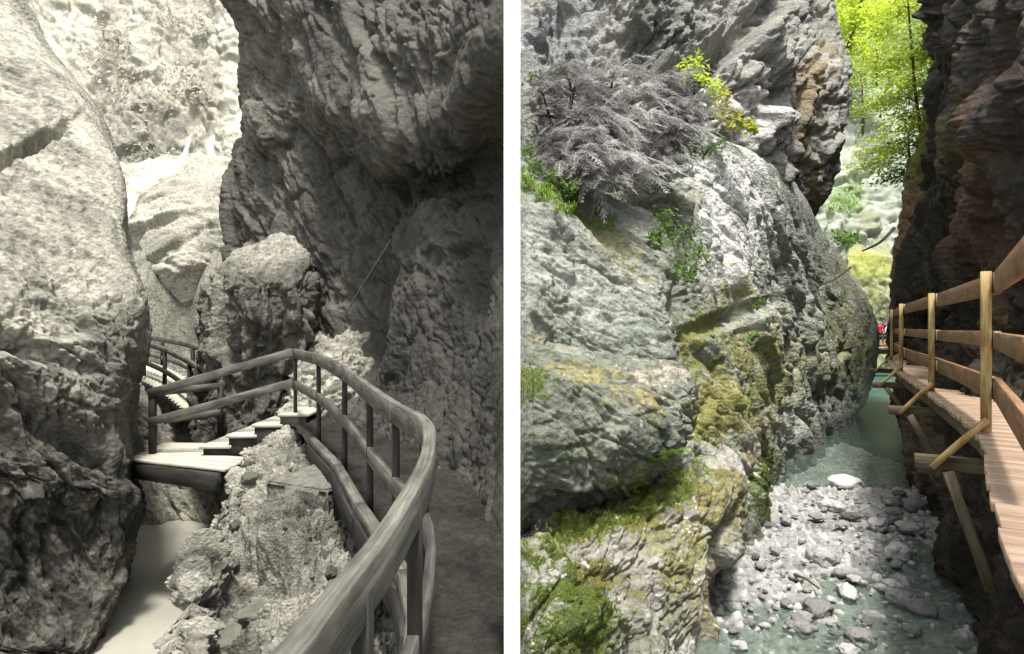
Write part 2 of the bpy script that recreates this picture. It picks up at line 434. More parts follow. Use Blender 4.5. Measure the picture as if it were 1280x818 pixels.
def cliff_disp(c):
    low = sstep(330, 480, c.py)
    a = crag(c.P, 2.0, 0.33, 51, (-0.45, 0.2, 0.85), 2.3, levels=5, rough=1.7)
    b = crag(c.P, 1.2, 0.12, 57, (0.1, 0, 1), 3.4, levels=5, rough=1.6)
    d = a*(1-0.75*low)+b*(0.35+0.65*low)
    d += 0.3*blob(c, 480, 160, 90, 46, 32) + 0.3*blob(c, 575, 150, 40, 50, 30) - 0.3*blob(c, 545, 225, 45, 22, 0)
    d += 0.4*blob(c, 540, 330, 45, 130, 18)-0.5*blob(c, 470, 380, 30, 90, 15)
    return d
def cliff_paint(c):
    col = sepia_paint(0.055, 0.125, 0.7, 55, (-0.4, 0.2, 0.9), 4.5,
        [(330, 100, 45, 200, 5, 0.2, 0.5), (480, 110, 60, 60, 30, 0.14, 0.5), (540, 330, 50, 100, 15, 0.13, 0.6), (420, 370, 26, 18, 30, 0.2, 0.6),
         (570, 470, 130, 150, 0, 0.038, 0.85), (480, 450, 40, 60, 0, 0.035, 0.8), (410, 115, 20, 14, 10, 0.22, 0.8), (600, 230, 40, 40, 0, 0.035, 0.7)])(c)  # lower wall along the path darkened in colour to carry its shade
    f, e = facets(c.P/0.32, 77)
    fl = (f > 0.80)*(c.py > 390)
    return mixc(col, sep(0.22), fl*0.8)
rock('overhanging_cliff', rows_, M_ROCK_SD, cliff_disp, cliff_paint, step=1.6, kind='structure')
# pillar; the sunlight on its top is put into the paint
prow = []
for y, D, l, r in ((286, 14.6, 338, 352), (299, 13.8, 316, 374), (316, 13.1, 292, 386), (336, 12.6, 270, 392), (358, 12.3, 256, 394), (400, 12.3, 250, 396), (470, 12.6, 243, 392), (560, 12.8, 240, 380)):
    prow.append([(l+28, y, D+5), (l+3, y, D+1.8), (l, y, D+0.6), (lerp(l, r, 0.2), y, D), (lerp(l, r, 0.45), y, D-0.35), (lerp(l, r, 0.7), y, D-0.2), (r, y, D+0.2), (r+20, y, D+2)])
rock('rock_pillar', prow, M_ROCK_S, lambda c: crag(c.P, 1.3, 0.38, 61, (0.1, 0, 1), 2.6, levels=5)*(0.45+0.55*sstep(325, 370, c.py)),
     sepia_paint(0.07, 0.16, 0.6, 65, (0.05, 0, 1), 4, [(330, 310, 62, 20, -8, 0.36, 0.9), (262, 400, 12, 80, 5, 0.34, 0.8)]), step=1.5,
     label='squat rock pillar with sunlight painted pale on its top at the foot of the overhanging cliff', cat='rock')
# bright broken rocks behind the curved rail
brow = []
for y, D, l, r in ((405, 13.6, 390, 440), (418, 12.9, 372, 462), (440, 12.4, 362, 476), (470, 12.0, 358, 480), (505, 11.6, 356, 484), (545, 11.2, 352, 490)):
    brow.append([(l+8, y, D+2), (l, y, D+0.4), (lerp(l, r, 0.25), y, D), (lerp(l, r, 0.5), y, D-0.25), (lerp(l, r, 0.75), y, D-0.1), (r, y, D+0.2), (r-4, y, D+2)])
rock('slanting_boulder', brow, M_ROCK_S, lambda c: crag(c.P, 0.75, 0.3, 71, (0.75, 0.1, 0.6), 3.0, levels=4),
     sepia_paint(0.2, 0.55, 0.4, 75, (0.75, 0.1, 0.6), 4), step=1.4,
     label='pale cracked boulder with slanting layers behind the curved wooden railing', cat='rock')
# left wall of the gorge
L1 = [(-170, -40, 17, 13), (-60, 8, 16, 12.4), (0, 32, 15.3, 12), (60, 62, 14.6, 11.5), (120, 112, 13.8, 11), (180, 143, 13, 10.4), (240, 160, 12.2, 9.8),
      (300, 165, 11.5, 9.2), (345, 178, 11, 8.8), (385, 190, 10.6, 8.4), (440, 186, 10.3, 8.2), (480, 172, 10.1, 8.1), (530, 163, 10.0, 8.1), (580, 172, 9.8, 8.0),
      (622, 181, 9.8, 8.1), (660, 172, 9.9, 8.3), (720, 158, 9.7, 8.2), (780, 132, 9.1, 7.9), (830, 116, 8.7, 7.7), (960, 90, 8.6, 7.6)]
def l1_disp(c):
    e = np.interp(c.py, [r[0] for r in L1], [r[1] for r in L1])
    damp = 0.5+0.5*sstep(5, 60, e-c.px)
    hi = 1-sstep(230, 420, c.py)
    a = crag(c.P, 1.5, 0.40, 81, (0.62, 0.2, -0.75), 3.4, levels=5)
    b = crag(c.P, 0.95, 0.34, 87, (0.55, 0.1, -0.8), 2.8, levels=5, rough=1.5)
    d = a*hi*0.55+b*(1-hi)
    d -= 0.6*blob(c, 35, 172, 60, 7, -27)*sstep(-60, 10, c.px)
    d += 0.2*blob(c, 110, 480, 50, 45, 20)-0.3*blob(c, 40, 430, 80, 14, 25)-0.35*blob(c, 110, 560, 70, 12, 30)
    return (d-0.12)*damp
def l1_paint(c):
    col = sepia_paint(0.22, 0.62, 0.6, 85, (0.6, 0.2, -0.77), 3.5, [(60, 330, 110, 60, 20, 0.3, 0.5), (80, 690, 240, 190, 0, 0.042, 0.97), (150, 470, 40, 120, 10, 0.12, 0.8), (40, 540, 90, 40, 20, 0.11, 0.7), (60, 470, 60, 40, 0, 0.3, 0.5)])(c)  # dark low spots paint the deep shadow on the lower wall
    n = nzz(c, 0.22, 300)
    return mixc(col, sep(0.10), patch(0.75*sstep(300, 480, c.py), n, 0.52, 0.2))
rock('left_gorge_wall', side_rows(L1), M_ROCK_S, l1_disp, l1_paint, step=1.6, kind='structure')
# terrace of rubble below the path
mrow = []
for E, Dg, a_, b_, c_ in ((290, 12.2, (322, 535, 12), (352, 523, 11.8), (400, 535, 11)), (290, 11, (322, 541, 10.9), (352, 531, 10.6), (398, 556, 10)), (284, 9.7, (325, 572, 9.3), (372, 562, 9.2), (440, 600, 8.4)),
                          (274, 8.3, (318, 612, 8.0), (372, 600, 7.7), (450, 650, 6.9)), (258, 7.1, (310, 655, 6.8), (372, 645, 6.5), (462, 700, 5.8)), (240, 6.1, (302, 715, 5.7), (372, 705, 5.4), (482, 770, 4.8)),
                          (228, 5.2, (295, 790, 4.8), (372, 775, 4.5), (492, 840, 4.0)), (212, 4.4, (285, 890, 4.0), (372, 880, 3.7), (510, 960, 3.2)), (140, 3.2, (260, 1150, 2.9), (372, 1120, 2.7), (510, 1170, 2.4))):
    E += 16
    ey = 409+F*(2.0+0.0*Dg)/Dg+6
    mrow.append([(E+30, 409+F*5.2/Dg, Dg+0.5), (E+6, 409+F*3.6/Dg, Dg+0.1), (E, ey+10, Dg), (lerp(E, a_[0], 0.4), lerp(ey, a_[1], 0.55), lerp(Dg, a_[2], 0.5)), a_, b_, c_, (c_[0]+90, c_[1]+60, c_[2])])
def mound_disp(c):
    d = crag(c.P, 0.7, 0.2, 91, (0.4, 0.8, 0.2), 1.4, levels=5, rough=2.6)-0.06
    f, e = facets(c.P/0.13, 95); f2, e2 = facets(c.P/0.055, 96)
    d += 0.06*sstep(0.0, 0.4, e)*(f+0.3)+0.03*sstep(0.0, 0.4, e2)*(f2+0.3)
    d += 0.22*blob(c, 345, 670, 42, 40, 20)-0.18*blob(c, 355, 720, 70, 18, 10)+0.2*blob(c, 250, 720, 40, 40, 0)
    return d
def mound_paint(c):
    col = sepia_paint(0.12, 0.55, 0.35, 98, (0.3, 0.9, 0.1), 1.5, [(345, 672, 45, 42, 20, 0.22, 0.75), (400, 640, 50, 90, -20, 0.17, 0.7)])(c)
    f, e = facets(c.P/0.13, 95)
    return col*(0.7+0.7*(f[:, None]+0.5))
rock('rubble_terrace', mrow, M_GRAVEL_S, mound_disp, mound_paint, step=1.4, kind='structure')

# water of the left gorge and the valley floor under everything
def plane_grid(name, x0, x1, y0, y1, z, mat, n=2, kind='structure', f=None):
    xs = np.linspace(x0, x1, n); ys = np.linspace(y0, y1, n); X, Y = np.meshgrid(xs, ys)
    Z = np.full_like(X, z) if f is None else f(X, Y)
    V = np.stack([X.ravel(), Y.ravel(), Z.ravel()], 1); idx = np.arange(n*n).reshape(n, n)
    q = np.stack([idx[:-1, :-1], idx[:-1, 1:], idx[1:, 1:], idx[1:, :-1]], -1).reshape(-1, 4)
    return tag(link_mesh(name, V, q, mat, None, smooth=True), kind=kind)
M_GROUND = plain_mat('valley_ground', (0.13, 0.12, 0.10), 0.9, 0.2, 0.3, 0.3)
plane_grid('ground', -900, 900, -900, 900, -6.2, M_GROUND)
def water_mat(name, col, rough, bump, scale, transp=0.0, streak=None):
    m, n, l, b = mat_new(name)
    tc = n.new('ShaderNodeTexCoord'); t = tex_noise(n, scale, 4, 0.55); l.new(tc.outputs['Object'], t.inputs['Vector'])
    r = ramp(n, [(0.3, tuple(c*0.88 for c in col)), (0.7, tuple(min(1, c*1.1) for c in col))])
    t3 = tex_noise(n, scale*0.22, 4, 0.55); l.new(tc.outputs['Object'], t3.inputs['Vector']); l.new(t3.outputs['Fac'], r.inputs[0])
    l.new(r.outputs[0], b.inputs['Base Color'])
    b.inputs['Roughness'].default_value = rough; b.inputs['IOR'].default_value = 1.33; b.inputs['Specular IOR Level'].default_value = 0.5
    bp = n.new('ShaderNodeBump'); bp.inputs['Strength'].default_value = bump; bp.inputs['Distance'].default_value = 0.03
    l.new(t.outputs['Fac'], bp.inputs['Height']); l.new(bp.outputs[0], b.inputs['Normal'])
    if transp > 0:
        tr = n.new('ShaderNodeBsdfTransparent'); tr.inputs['Color'].default_value = (0.86, 0.93, 0.88, 1)
        ms = n.new('ShaderNodeMixShader'); ms.inputs[0].default_value = transp
        l.new(b.outputs[0], ms.inputs[1]); l.new(tr.outputs[0], ms.inputs[2]); l.new(ms.outputs[0], n['Material Output'].inputs['Surface'])
    return m
M_WATER_S = water_mat('milky_sepia_water', sep(0.30), 0.16, 0.3, 2.6)
plane_grid('water', -13, -0.5, 3, 26, -4.5, M_WATER_S)

# ---- curved path with its railing
rail_xy = [(-3.64, 10.7), (-2.61, 8.6), (-1.84, 7.0), (-1.21, 5.4), (-0.83, 4.5), (-0.585, 3.9), (-0.43, 3.3), (-0.36, 2.7), (-0.36, 2.2), (-0.38, 1.8), (-0.40, 1.45), (-0.405, 1.2), (-0.39, 0.95), (-0.36, 0.6)]
def zat(pts, y, zs): return np.interp(-y, [-p[1] for p in pts], zs)
rail_top = [-.37, -.36, -.43, -.48, -.525, -.52, -.51, -.54, -.575, -.60, -.60, -.59, -.56, -.55]
path_c = [Vector((x, y, 0)) for x, y in rail_xy]
# trodden ground of the path
pl = smooth_path([(x-0.12, y, 0) for x, y in [(-4.6, 12.2)]+rail_xy+[(-0.3, -0.5)]], 30)
M_PATH = rock_mat('sepia_path', 0.95, 0.1, 26.0, 0.5, (0.6, 1.35))
V = []; nb = 120
for p in pl:
    for j in range(nb):
        V.append((p.x+j*(2.4/(nb-1))*(1.0), p.y+j*0.012, -1.57))
V = np.array(V, np.float32); pn = len(pl)
V[:, 0] = np.minimum(V[:, 0], 0.004+0.0*V[:, 1])
V[:, 2] += 0.06*fbm(V/0.35, 5, 400, 0.65)+0.03*fbm(V/0.05, 3, 401)
idx = np.arange(pn*nb).reshape(pn, nb)
q = np.stack([idx[:-1, :-1], idx[:-1, 1:], idx[1:, 1:], idx[1:, :-1]], -1).reshape(-1, 4)
tone = 0.032+0.018*fbm(V/0.3, 4, 402)+0.014*fbm(V/0.05, 3, 403)  # very dark tone stands in for the shade over the path
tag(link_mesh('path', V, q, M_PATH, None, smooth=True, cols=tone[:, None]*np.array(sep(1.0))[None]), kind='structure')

CR = empty('curved_railing', (-1.84, 7.0, -1.55), 'sepia wooden railing with a thick handrail curving along the cliff path', 'railing')
def rp(i): return Vector((rail_xy[i][0], rail_xy[i][1], rail_top[i]))
top = smooth_path([rp(i) for i in range(len(rail_xy))], 7)
for i in range(5):
    a, b = rp(i), rp(i+1); t = (b-a).normalized()*0.02
    md = (a+b)/2; tm = top[i*7+3]
    MB().sweep(smooth_path([a-t-Vector((0, 0, .07+.004*(i % 2))), tm-Vector((0, 0, .075)), b+t-Vector((0, 0, .078-.004*(i % 2)))], 4), 0.05+0.004*(i % 2), 0.15, bev=0.06, wob=0.001).build('handrail', M_WOOD_S, CR)
MB().sweep([p-Vector((0, 0, 0.07)) for p in top[34:]], 0.06, 0.14, bev=0.05, wob=0.001).build('handrail', M_WOOD_S, CR)
low = smooth_path([Vector((x+0.005, y, zt-0.52)) for (x, y), zt in zip(rail_xy, rail_top)], 7)
MB().sweep([p-Vector((0, 0, 0.07)) for p in low], 0.045, 0.13, bev=0.1, wob=0.002).build('middle_rail', M_WOOD_S, CR)
for (px, Dp) in ((365, 10.65), (397, 8.6), (430, 7.0), (459, 5.4), (492, 4.5), (520, 3.6), (518, 2.3), (455, 1.62)):
    x = float(np.interp(-Dp, [-p[1] for p in rail_xy], [p[0] for p in rail_xy])); zt = float(zat(rail_xy, Dp, rail_top))
    MB().beam((x+0.012, Dp, zt-0.07), (x+0.012, Dp, -1.62), 0.05, 0.055, up=(0, 1, 0), seg=4, wob=0.002).build('post', M_WOOD_SD, CR)
# kerb boards along the outer edge of the path
kbp = [Vector((x-0.07, y, 0)) for x, y in rail_xy[1:11]]
for i in range(0, 9):
    a, b = kbp[i], kbp[i+1]; t = (b-a).normalized()*0.03
    MB().beam(a-t+Vector((0, 0, -1.53-.004*(i % 2))), b+t+Vector((0, 0, -1.53-.004*(i % 2))), 0.09, 0.09, seg=3, wob=0.002, bev=0.06).build('kerb_board', M_WOOD_S, CR)
    MB().beam(a-t+Vector((-0.05, 0, -1.68)), b+t+Vector((-0.05-.004*(i % 2), 0, -1.68)), 0.05, 0.2, seg=3, wob=0.002, bev=0.06).build('side_beam', M_WOOD_SD, CR)
for y_ in (6.2, 4.6, 3.3):
    x = float(np.interp(-y_, [-p[1] for p in rail_xy], [p[0] for p in rail_xy]))
    MB().beam((x-0.12, y_, -1.72), (min(x+1.2, -0.1), y_, -1.72), 0.1, 0.1).build('cross_beam', M_WOOD_SD, CR)

def block(name, pts, z0, z1, mat, parent=None, label=None, cat=None, rough=0.012, seed=0, tone=0.2, n=14):
    """masonry block on a four-cornered plan, slightly uneven."""
    bm = bmesh.new()
    lo = [bm.verts.new((x, y, z0)) for x, y in pts]; hi = [bm.verts.new((x, y, z1)) for x, y in pts]
    bm.faces.new(lo[::-1]); bm.faces.new(hi)
    for i in range(4): bm.faces.new((lo[i], lo[(i+1) % 4], hi[(i+1) % 4], hi[i]))
    bmesh.ops.recalc_face_normals(bm, faces=bm.faces)
    bmesh.ops.bevel(bm, geom=list(bm.edges), offset=0.02, segments=2, affect='EDGES')
    bmesh.ops.subdivide_edges(bm, edges=list(bm.edges), cuts=n, use_grid_fill=True)
    bmesh.ops.triangulate(bm, faces=bm.faces)
    bm.normal_update()
    Vv = np.array([v.co for v in bm.verts], np.float32); Nv = np.array([v.normal for v in bm.verts], np.float32)
    Vv += Nv*(rough*2*fbm(Vv/0.2, 4, seed))[:, None]
    Fc = np.array([[v.index for v in f.verts] for f in bm.faces], np.int32) if bm.verts.index_update() is None else None
    bm.free()
    t = tone*(1+0.35*fbm(Vv/0.4, 4, seed+1))
    ctr = Vv.mean(0); 
    o = link_mesh(name, Vv, Fc, mat, parent, loc=(float(ctr[0]), float(ctr[1]), float(z0)), cols=t[:, None]*np.array(sep(1.0))[None])
    return tag(o, label, cat)
block('retaining_block', [(-2.75, 7.15), (-1.95, 6.75), (-1.65, 7.5), (-2.5, 8.1)], -2.7, -1.72, M_ROCK_S, None,
      'grey concrete block propping the kerb of the curved path', 'block', seed=410, tone=0.16)

# ---- landing bridge, steps and their railing
zL = -2.1
LB = empty('footbridge', (-5.2, 10.8, zL), 'short plank landing bridge across the narrow stream', 'footbridge')
A_, B_, C_, D_ = Vector((-6.15, 10.25, zL)), Vector((-4.25, 9.45, zL)), Vector((-4.2, 11.6, zL)), Vector((-6.35, 11.7, zL))
mb = MB()
for k in range(9):
    t0 = (k+0.04)/9; t1 = (k+0.96)/9
    a0 = A_.lerp(D_, t0); a1 = A_.lerp(D_, t1); b0 = B_.lerp(C_, t0); b1 = B_.lerp(C_, t1)
    c0 = (a0+a1)/2; c1 = (b0+b1)/2
    mb.beam(c0-Vector((0, 0, 0.03)), c1-Vector((0, 0, 0.03)), (a1-a0).length, 0.05, seg=3, wob=0.004)
mb.build('deck', wood_mat('pale_sepia_deck', sep(0.36), sep(0.46), sep(0.55), stain=(0.8, 0.78, 0.75)), LB)
MB().beam(A_+Vector((0.1, 0.06, -0.2)), B_+Vector((-0.1, 0.06, -0.2)), 0.16, 0.26, seg=3).build('front_beam', M_WOOD_SD, LB)
MB().beam(D_+Vector((0.1, -0.4, -0.2)), C_+Vector((-0.1, -0.4, -0.2)), 0.16, 0.26, seg=3).build('back_beam', M_WOOD_SD, LB)
MB().beam(A_+Vector((-1.0, 0.5, -0.12)), A_+Vector((0.3, 0.3, -0.16)), 0.14, 0.14).build('anchor_beam', M_WOOD_SD, LB)
st = empty('wooden_steps', (-4.6, 10.9, zL), 'four wooden steps rising from the landing bridge to the curved path', 'steps')
M_TREAD = wood_mat('pale_sepia_tread', sep(0.38), sep(0.48), sep(0.55), stain=(0.8, 0.78, 0.75))
for k in range(4):
    x0 = -5.1+0.42*k; z = zL+0.17*(k+1)
    MB().beam((x0, 10.95+0.02*k, z-0.03), (x0+0.5, 10.95+0.02*k, z-0.03), 1.05, 0.05).build('tread', M_TREAD, st)
    MB().beam((x0+0.04, 10.52, (z+zL)/2-0.05), (x0+0.46, 10.52, (z+zL)/2-0.05), 0.06, z-zL+0.02).build('side_board', M_WOOD_SD, st)
    MB().beam((x0+0.06, 10.56, z-0.13), (x0+0.06, 11.45, z-0.13), 0.04, 0.15).build('riser', M_WOOD_SD, st)
SR = empty('stair_railing', (-6.2, 11, zL), 'straight two-rail wooden railing climbing from the landing to the curved handrail', 'railing')
t0 = P(189, 491, 10.6); t1 = Vector((-3.66, 10.68, -0.42)); l0 = P(189, 527, 10.6); l1 = Vector((-3.66, 10.68, -0.93))
MB().beam(t0-Vector((.05, 0, .02)), t1, 0.06, 0.14, seg=4, wob=0.003).build('top_rail', M_WOOD_S, SR)
MB().beam(l0-Vector((.05, 0, .02)), l1, 0.05, 0.14, seg=4, wob=0.003).build('lower_rail', M_WOOD_S, SR)
MB().beam(t0+Vector((0, .04, .03)), Vector((t0.x, t0.y+.04, zL-.05)), 0.1, 0.1, up=(0, 1, 0), seg=3).build('post', M_WOOD_SD, SR)
BR = empty('landing_railing', (-5.9, 12.2, zL), 'short wooden railing at the back of the landing bridge', 'railing')
MB().beam(P(196, 491, 11.6), P(281, 482, 12.5), 0.06, 0.12, seg=3).build('top_rail', M_WOOD_S, BR)
MB().beam(P(205, 526, 11.7), P(282, 515, 12.5), 0.05, 0.12, seg=3).build('lower_rail', M_WOOD_S, BR)
for px, py, D in ((276, 483, 12.45),): MB().beam(P(px, py, D), P(px, 545, D), 0.1, 0.1, up=(0, 1, 0)).build('post', M_WOOD_SD, BR)
# ---- far walkway behind
FW = empty('far_walkway', P(240, 490, 15), 'sunlit plank walkway descending behind the landing bridge', 'walkway')
Lp = smooth_path([P(168, 470, 18), P(200, 485, 16), P(232, 512, 14.3), P(268, 545, 12.6)], 5); Rp = smooth_path([P(180, 452, 19), P(215, 466, 17), P(262, 492, 15), P(312, 522, 12.9)], 5)
mb = MB()
for k in range(len(Lp)-1):
    for h in range(2):
        a = Lp[k].lerp(Lp[k+1], (h+0.5)/2); b = Rp[k].lerp(Rp[k+1], (h+0.5)/2); w = max((Lp[k+1]-Lp[k]).length, (Rp[k+1]-Rp[k]).length)/2*0.95
        mb.beam(a, b, w, 0.05)
mb.build('deck', wood_mat('bleached_sepia_deck', sep(0.42), sep(0.52), sep(0.6), stain=(0.85, 0.84, 0.8)), FW)
MB().sweep([p-Vector((0, 0, 0.13)) for p in Lp], 0.1, 0.2).build('edge_beam', M_WOOD_SD, FW)
MB().sweep([p-Vector((0, 0, 0.13)) for p in Rp], 0.1, 0.2).build('edge_beam', M_WOOD_SD, FW)
NR = empty('walkway_railing', P(230, 500, 14.4), 'curved inner railing of the far walkway with a sunlit handrail', 'railing')
MB().sweep(smooth_path([P(176, 428, 17.5), P(205, 437, 16), P(232, 450, 14.8), P(258, 467, 13.6), P(279, 483, 12.6)], 5), 0.08, 0.12).build('handrail', M_WOOD_S, NR)
MB().sweep(smooth_path([P(176, 451, 17.4), P(205, 464, 15.9), P(226, 478, 14.9), P(262, 508, 13.3)], 5), 0.06, 0.11).build('lower_rail', M_WOOD_SD, NR)
for px, py, pb, D in ((180, 431, 470, 17), (206, 440, 488, 15.9), (237, 455, 512, 14.6), (255, 468, 530, 13.5)):
    MB().beam(P(px, py, D), P(px, pb, D), 0.08, 0.08, up=(0, 1, 0)).build('post', M_WOOD_SD, NR)
OR_ = empty('back_railing', P(250, 460, 15.5), 'outer railing of the far walkway against the dark rock pillar', 'railing')
MB().sweep(smooth_path([P(178, 421, 19.5), P(215, 427, 18), P(247, 435, 16.5), P(290, 456, 14.5), P(330, 480, 13)], 5), 0.08, 0.14).build('handrail', M_WOOD_S, OR_)
MB().sweep(smooth_path([P(178, 441, 19.4), P(215, 451, 17.9), P(247, 466, 16.4), P(290, 490, 14.3), P(325, 512, 13)], 5), 0.06, 0.12).build('lower_rail', M_WOOD_S, OR_)
for px, py, pb, D in ((203, 425, 462, 18.4), (241, 434, 484, 16.7), (292, 458, 515, 14.4)):
    MB().beam(P(px, py, D), P(px, pb, D), 0.08, 0.08, up=(0, 1, 0)).build('post', M_WOOD_SD, OR_)
# taut cable hanging in front of the dark cliff
tag(MB().tube([P(489, 300, 9.6), P(460, 346, 9.9), P(431, 394, 10.2)], 0.012, 0.012, 5).build('cable', M_WOOD_S, loc=P(431, 394, 10.2)), 'thin taut cable slanting across the dark cliff face', 'cable')
# waterfall
def surfD(px, py, names):
    best = 1e9
    for nm in names:
        V_, c_ = SURF[nm]; qx = 640+F*V_[:, 0]/V_[:, 1]; qy = 409-F*V_[:, 2]/V_[:, 1]
        m = (np.abs(qx-px) < 5) & (np.abs(qy-py) < 5)
        if m.any(): best = min(best, float(V_[m, 1].min()))
    return best
pts = [(256, 135), (247, 152), (238, 172), (230, 190), (220, 205), (204, 217), (186, 227), (172, 236), (165, 248), (163, 268)]
wfc = [P(x, y, surfD(x, y, ('waterfall_cliff', 'waterfall_slab'))-0.25) for x, y in pts]
wf = smooth_path(wfc, 8); V = []; ns = 13
for i, p in enumerate(wf):
    a = wf[max(i-1, 0)]; b = wf[min(i+1, len(wf)-1)]; t = (b-a).normalized(); sd = t.cross(Vector((0, 1, 0))).normalized()
    w = np.interp(i/len(wf), [0, .4, .7, 1], [0.35, 0.6, 0.75, 0.5])
    for j in range(ns):
        u = j/(ns-1)-0.5; v = p+sd*u*w*2; V.append((v.x, v.y+0.6*u*u, v.z))
V = np.array(V, np.float32); V += 0.12*np.stack([fbm(V*1.6+j*7, 3, 60+j) for j in range(3)], 1)
idx = np.arange(len(wf)*ns).reshape(len(wf), ns)
q = np.stack([idx[:-1, :-1], idx[:-1, 1:], idx[1:, 1:], idx[1:, :-1]], -1).reshape(-1, 4)
uu = np.tile(np.abs(np.linspace(-1, 1, ns)), len(wf)); G = np.stack([np.repeat(np.arange(len(wf))*0.12, ns), np.tile(np.linspace(-1, 1, ns), len(wf)), uu], 1)
M_FALL, n_, l_, b_ = mat_new('white_falling_water'); b_.inputs['Base Color'].default_value = (*sep(0.75), 1); b_.inputs['Roughness'].default_value = 0.6
g_ = n_.new('ShaderNodeAttribute'); g_.attribute_name = 'grain'; mp_ = n_.new('ShaderNodeMapping'); mp_.inputs['Scale'].default_value = (0.8, 5, 0); l_.new(g_.outputs['Vector'], mp_.inputs[0])
t_ = tex_noise(n_, 1.0, 4); l_.new(mp_.outputs[0], t_.inputs['Vector']); sx_ = n_.new('ShaderNodeSeparateXYZ'); l_.new(g_.outputs['Vector'], sx_.inputs[0])
m1_ = n_.new('ShaderNodeMath'); m1_.operation = 'MULTIPLY_ADD'; m1_.inputs[1].default_value = -0.55; l_.new(sx_.outputs[2], m1_.inputs[0]); l_.new(t_.outputs['Fac'], m1_.inputs[2])
r_2 = ramp(n_, [(0.05, (0, 0, 0)), (0.45, (0.75, 0.75, 0.75))]); l_.new(m1_.outputs[0], r_2.inputs[0]); l_.new(r_2.outputs[0], b_.inputs['Alpha'])
tag(link_mesh('waterfall', V, q, M_FALL, None, loc=tuple(wf[-1]), smooth=True, attrs={'grain': G}), kind='structure')

# white divider strip between the two halves, added as a post
tag(MB().beam((0, 3.0, -6.0), (0, 3.0, 2.2), 0.075, 0.06, up=(0, 1, 0), seg=2, bev=0.01).build('divider_post', M_WHITE, loc=(0, 3.0, -6.0)), 'tall plain white post added as a divider strip between the two gorges', 'post')

# ================================================================== RIGHT GORGE (colour)
GREY = (0.25, 0.262, 0.222); PALE = (0.46, 0.45, 0.42); TEAL = (0.125, 0.145, 0.105); OCH = (0.19, 0.20, 0.05); MOSS = (0.085, 0.12, 0.02)
PINK = (0.36, 0.28, 0.20); DARKG = (0.10, 0.12, 0.10); BROWN = (0.17, 0.085, 0.045)
def lime(c, lo=TEAL, mid=GREY, hi=PALE, s=0.9, seed=500, d=(0.5, 0.2, -0.8), k=2.0, bias=0.0):
    Q = stretch(c.P, d, k)
    t = np.clip(fbm(Q/s, 6, seed, 0.62)*0.95+0.5+bias, 0, 1); u = np.clip(fbm(c.P/(s*0.2), 4, seed+7, 0.6)*0.8+0.5, 0, 1)
    t = np.clip(t*0.72+u*0.28, 0, 1)[:, None]
    lo, mid, hi = (np.array(x, np.float32)[None] for x in (lo, mid, hi))
    return np.where(t < 0.5, lo+(mid-lo)*t*2, mid+(hi-mid)*(t-0.5)*2)
def mossy(c, col, spots, seed=520, s=0.35):
    n = nzz(c, s, seed); n2 = nzz(c, s*0.22, seed+3, 4)+0.7*fbm(c.P/(s*0.06), 3, seed+5)
    for (px, py, rx, ry, ang, colr, amt) in spots:
        m = blob(c, px, py, rx, ry, ang, 0.7)
        cc = np.array(colr, np.float32)[None]*(1+0.45*n2[:, None])
        col = col+(cc-col)*(patch(m*amt*0.92, n+0.6*n2, 0.24, 0.34)*min(1, amt+0.1))[:, None]
    return col
def specks(c, col, seed, s=0.06, thr=0.55, colr=PALE, amt=0.8, region=None):
    n = nzz(c, s, seed, 3); m = sstep(thr, thr+0.1, n+0.35*nzz(c, s*8, seed+1, 3))*amt
    if region is not None: m = m*region
    return mixc(col, colr, m)

# upper cliffs
UC = [(-170, 1035, 22, (17, 16.0, 15.2, 16.5, 17.0)), (-60, 1040, 21.5, (16.2, 15.4, 14.6, 16.0, 17.0)), (10, 1045, 21, (15.4, 14.8, 14.2, 15.5, 16.8)), (60, 1051, 20, (14.6, 14.2, 14.4, 14.6, 16.4)),
      (100, 1062, 19.2, (14, 13.6, 14.1, 14.2, 16.0)), (150, 1056, 18.8, (13.4, 13.2, 13.6, 14.0, 16.4)), (200, 1042, 18.6, (12.8, 12.7, 13.0, 14.3, 17.0)), (240, 1027, 18.8, (12.2, 12.3, 12.8, 14.8, 17.8)), (275, 1008, 19.5, (11.8, 12.2, 13.2, 15.6, 18.6))]
rows_ = []
for y, e, De, ds in UC:
    rows_.append([(636, y, ds[0]+6), (638, y, ds[0]+0.6), (680, y, ds[0])]+[(x, y, d_) for x, d_ in zip((760, 840, 910, 980), ds[1:])]+[(e-28, y, De-1.0), (e, y, De), (e-4, y, De+3), (e-50, y, De+8)])
def uc_disp(c):
    d = crag(c.P, 2.4, 0.75, 601, (0.55, 0.1, 0.8), 1.7, levels=5, rough=1.5)
    d -= 0.9*blob(c, 905, 60, 90, 13, -42)+0.5*blob(c, 800, 60, 40, 16, 60)
    return d*(0.5+0.5*sstep(0, 60, 1050-c.px))
def uc_paint(c):
    col = lime(c, (0.13, 0.13, 0.105), (0.25, 0.245, 0.215), (0.40, 0.385, 0.35), 1.6, 610, (0.5, 0.1, 0.85), 2.4)
    col = mossy(c, col, [(700, 60, 60, 70, 0, (0.20, 0.205, 0.20), 0.9), (930, 150, 60, 50, -30, PALE, 0.8), (1010, 120, 26, 90, 10, (0.21, 0.16, 0.085), 0.8), (880, 130, 60, 40, -40, PALE, 0.7), (840, 30, 50, 60, 0, (0.13, 0.135, 0.12), 0.8), (1030, 230, 20, 40, 10, (0.16, 0.13, 0.06), 0.7)], 612, 0.6)
    return col
rock('upper_cliff', rows_, M_ROCK_G, uc_disp, uc_paint, step=1.6, kind='structure')

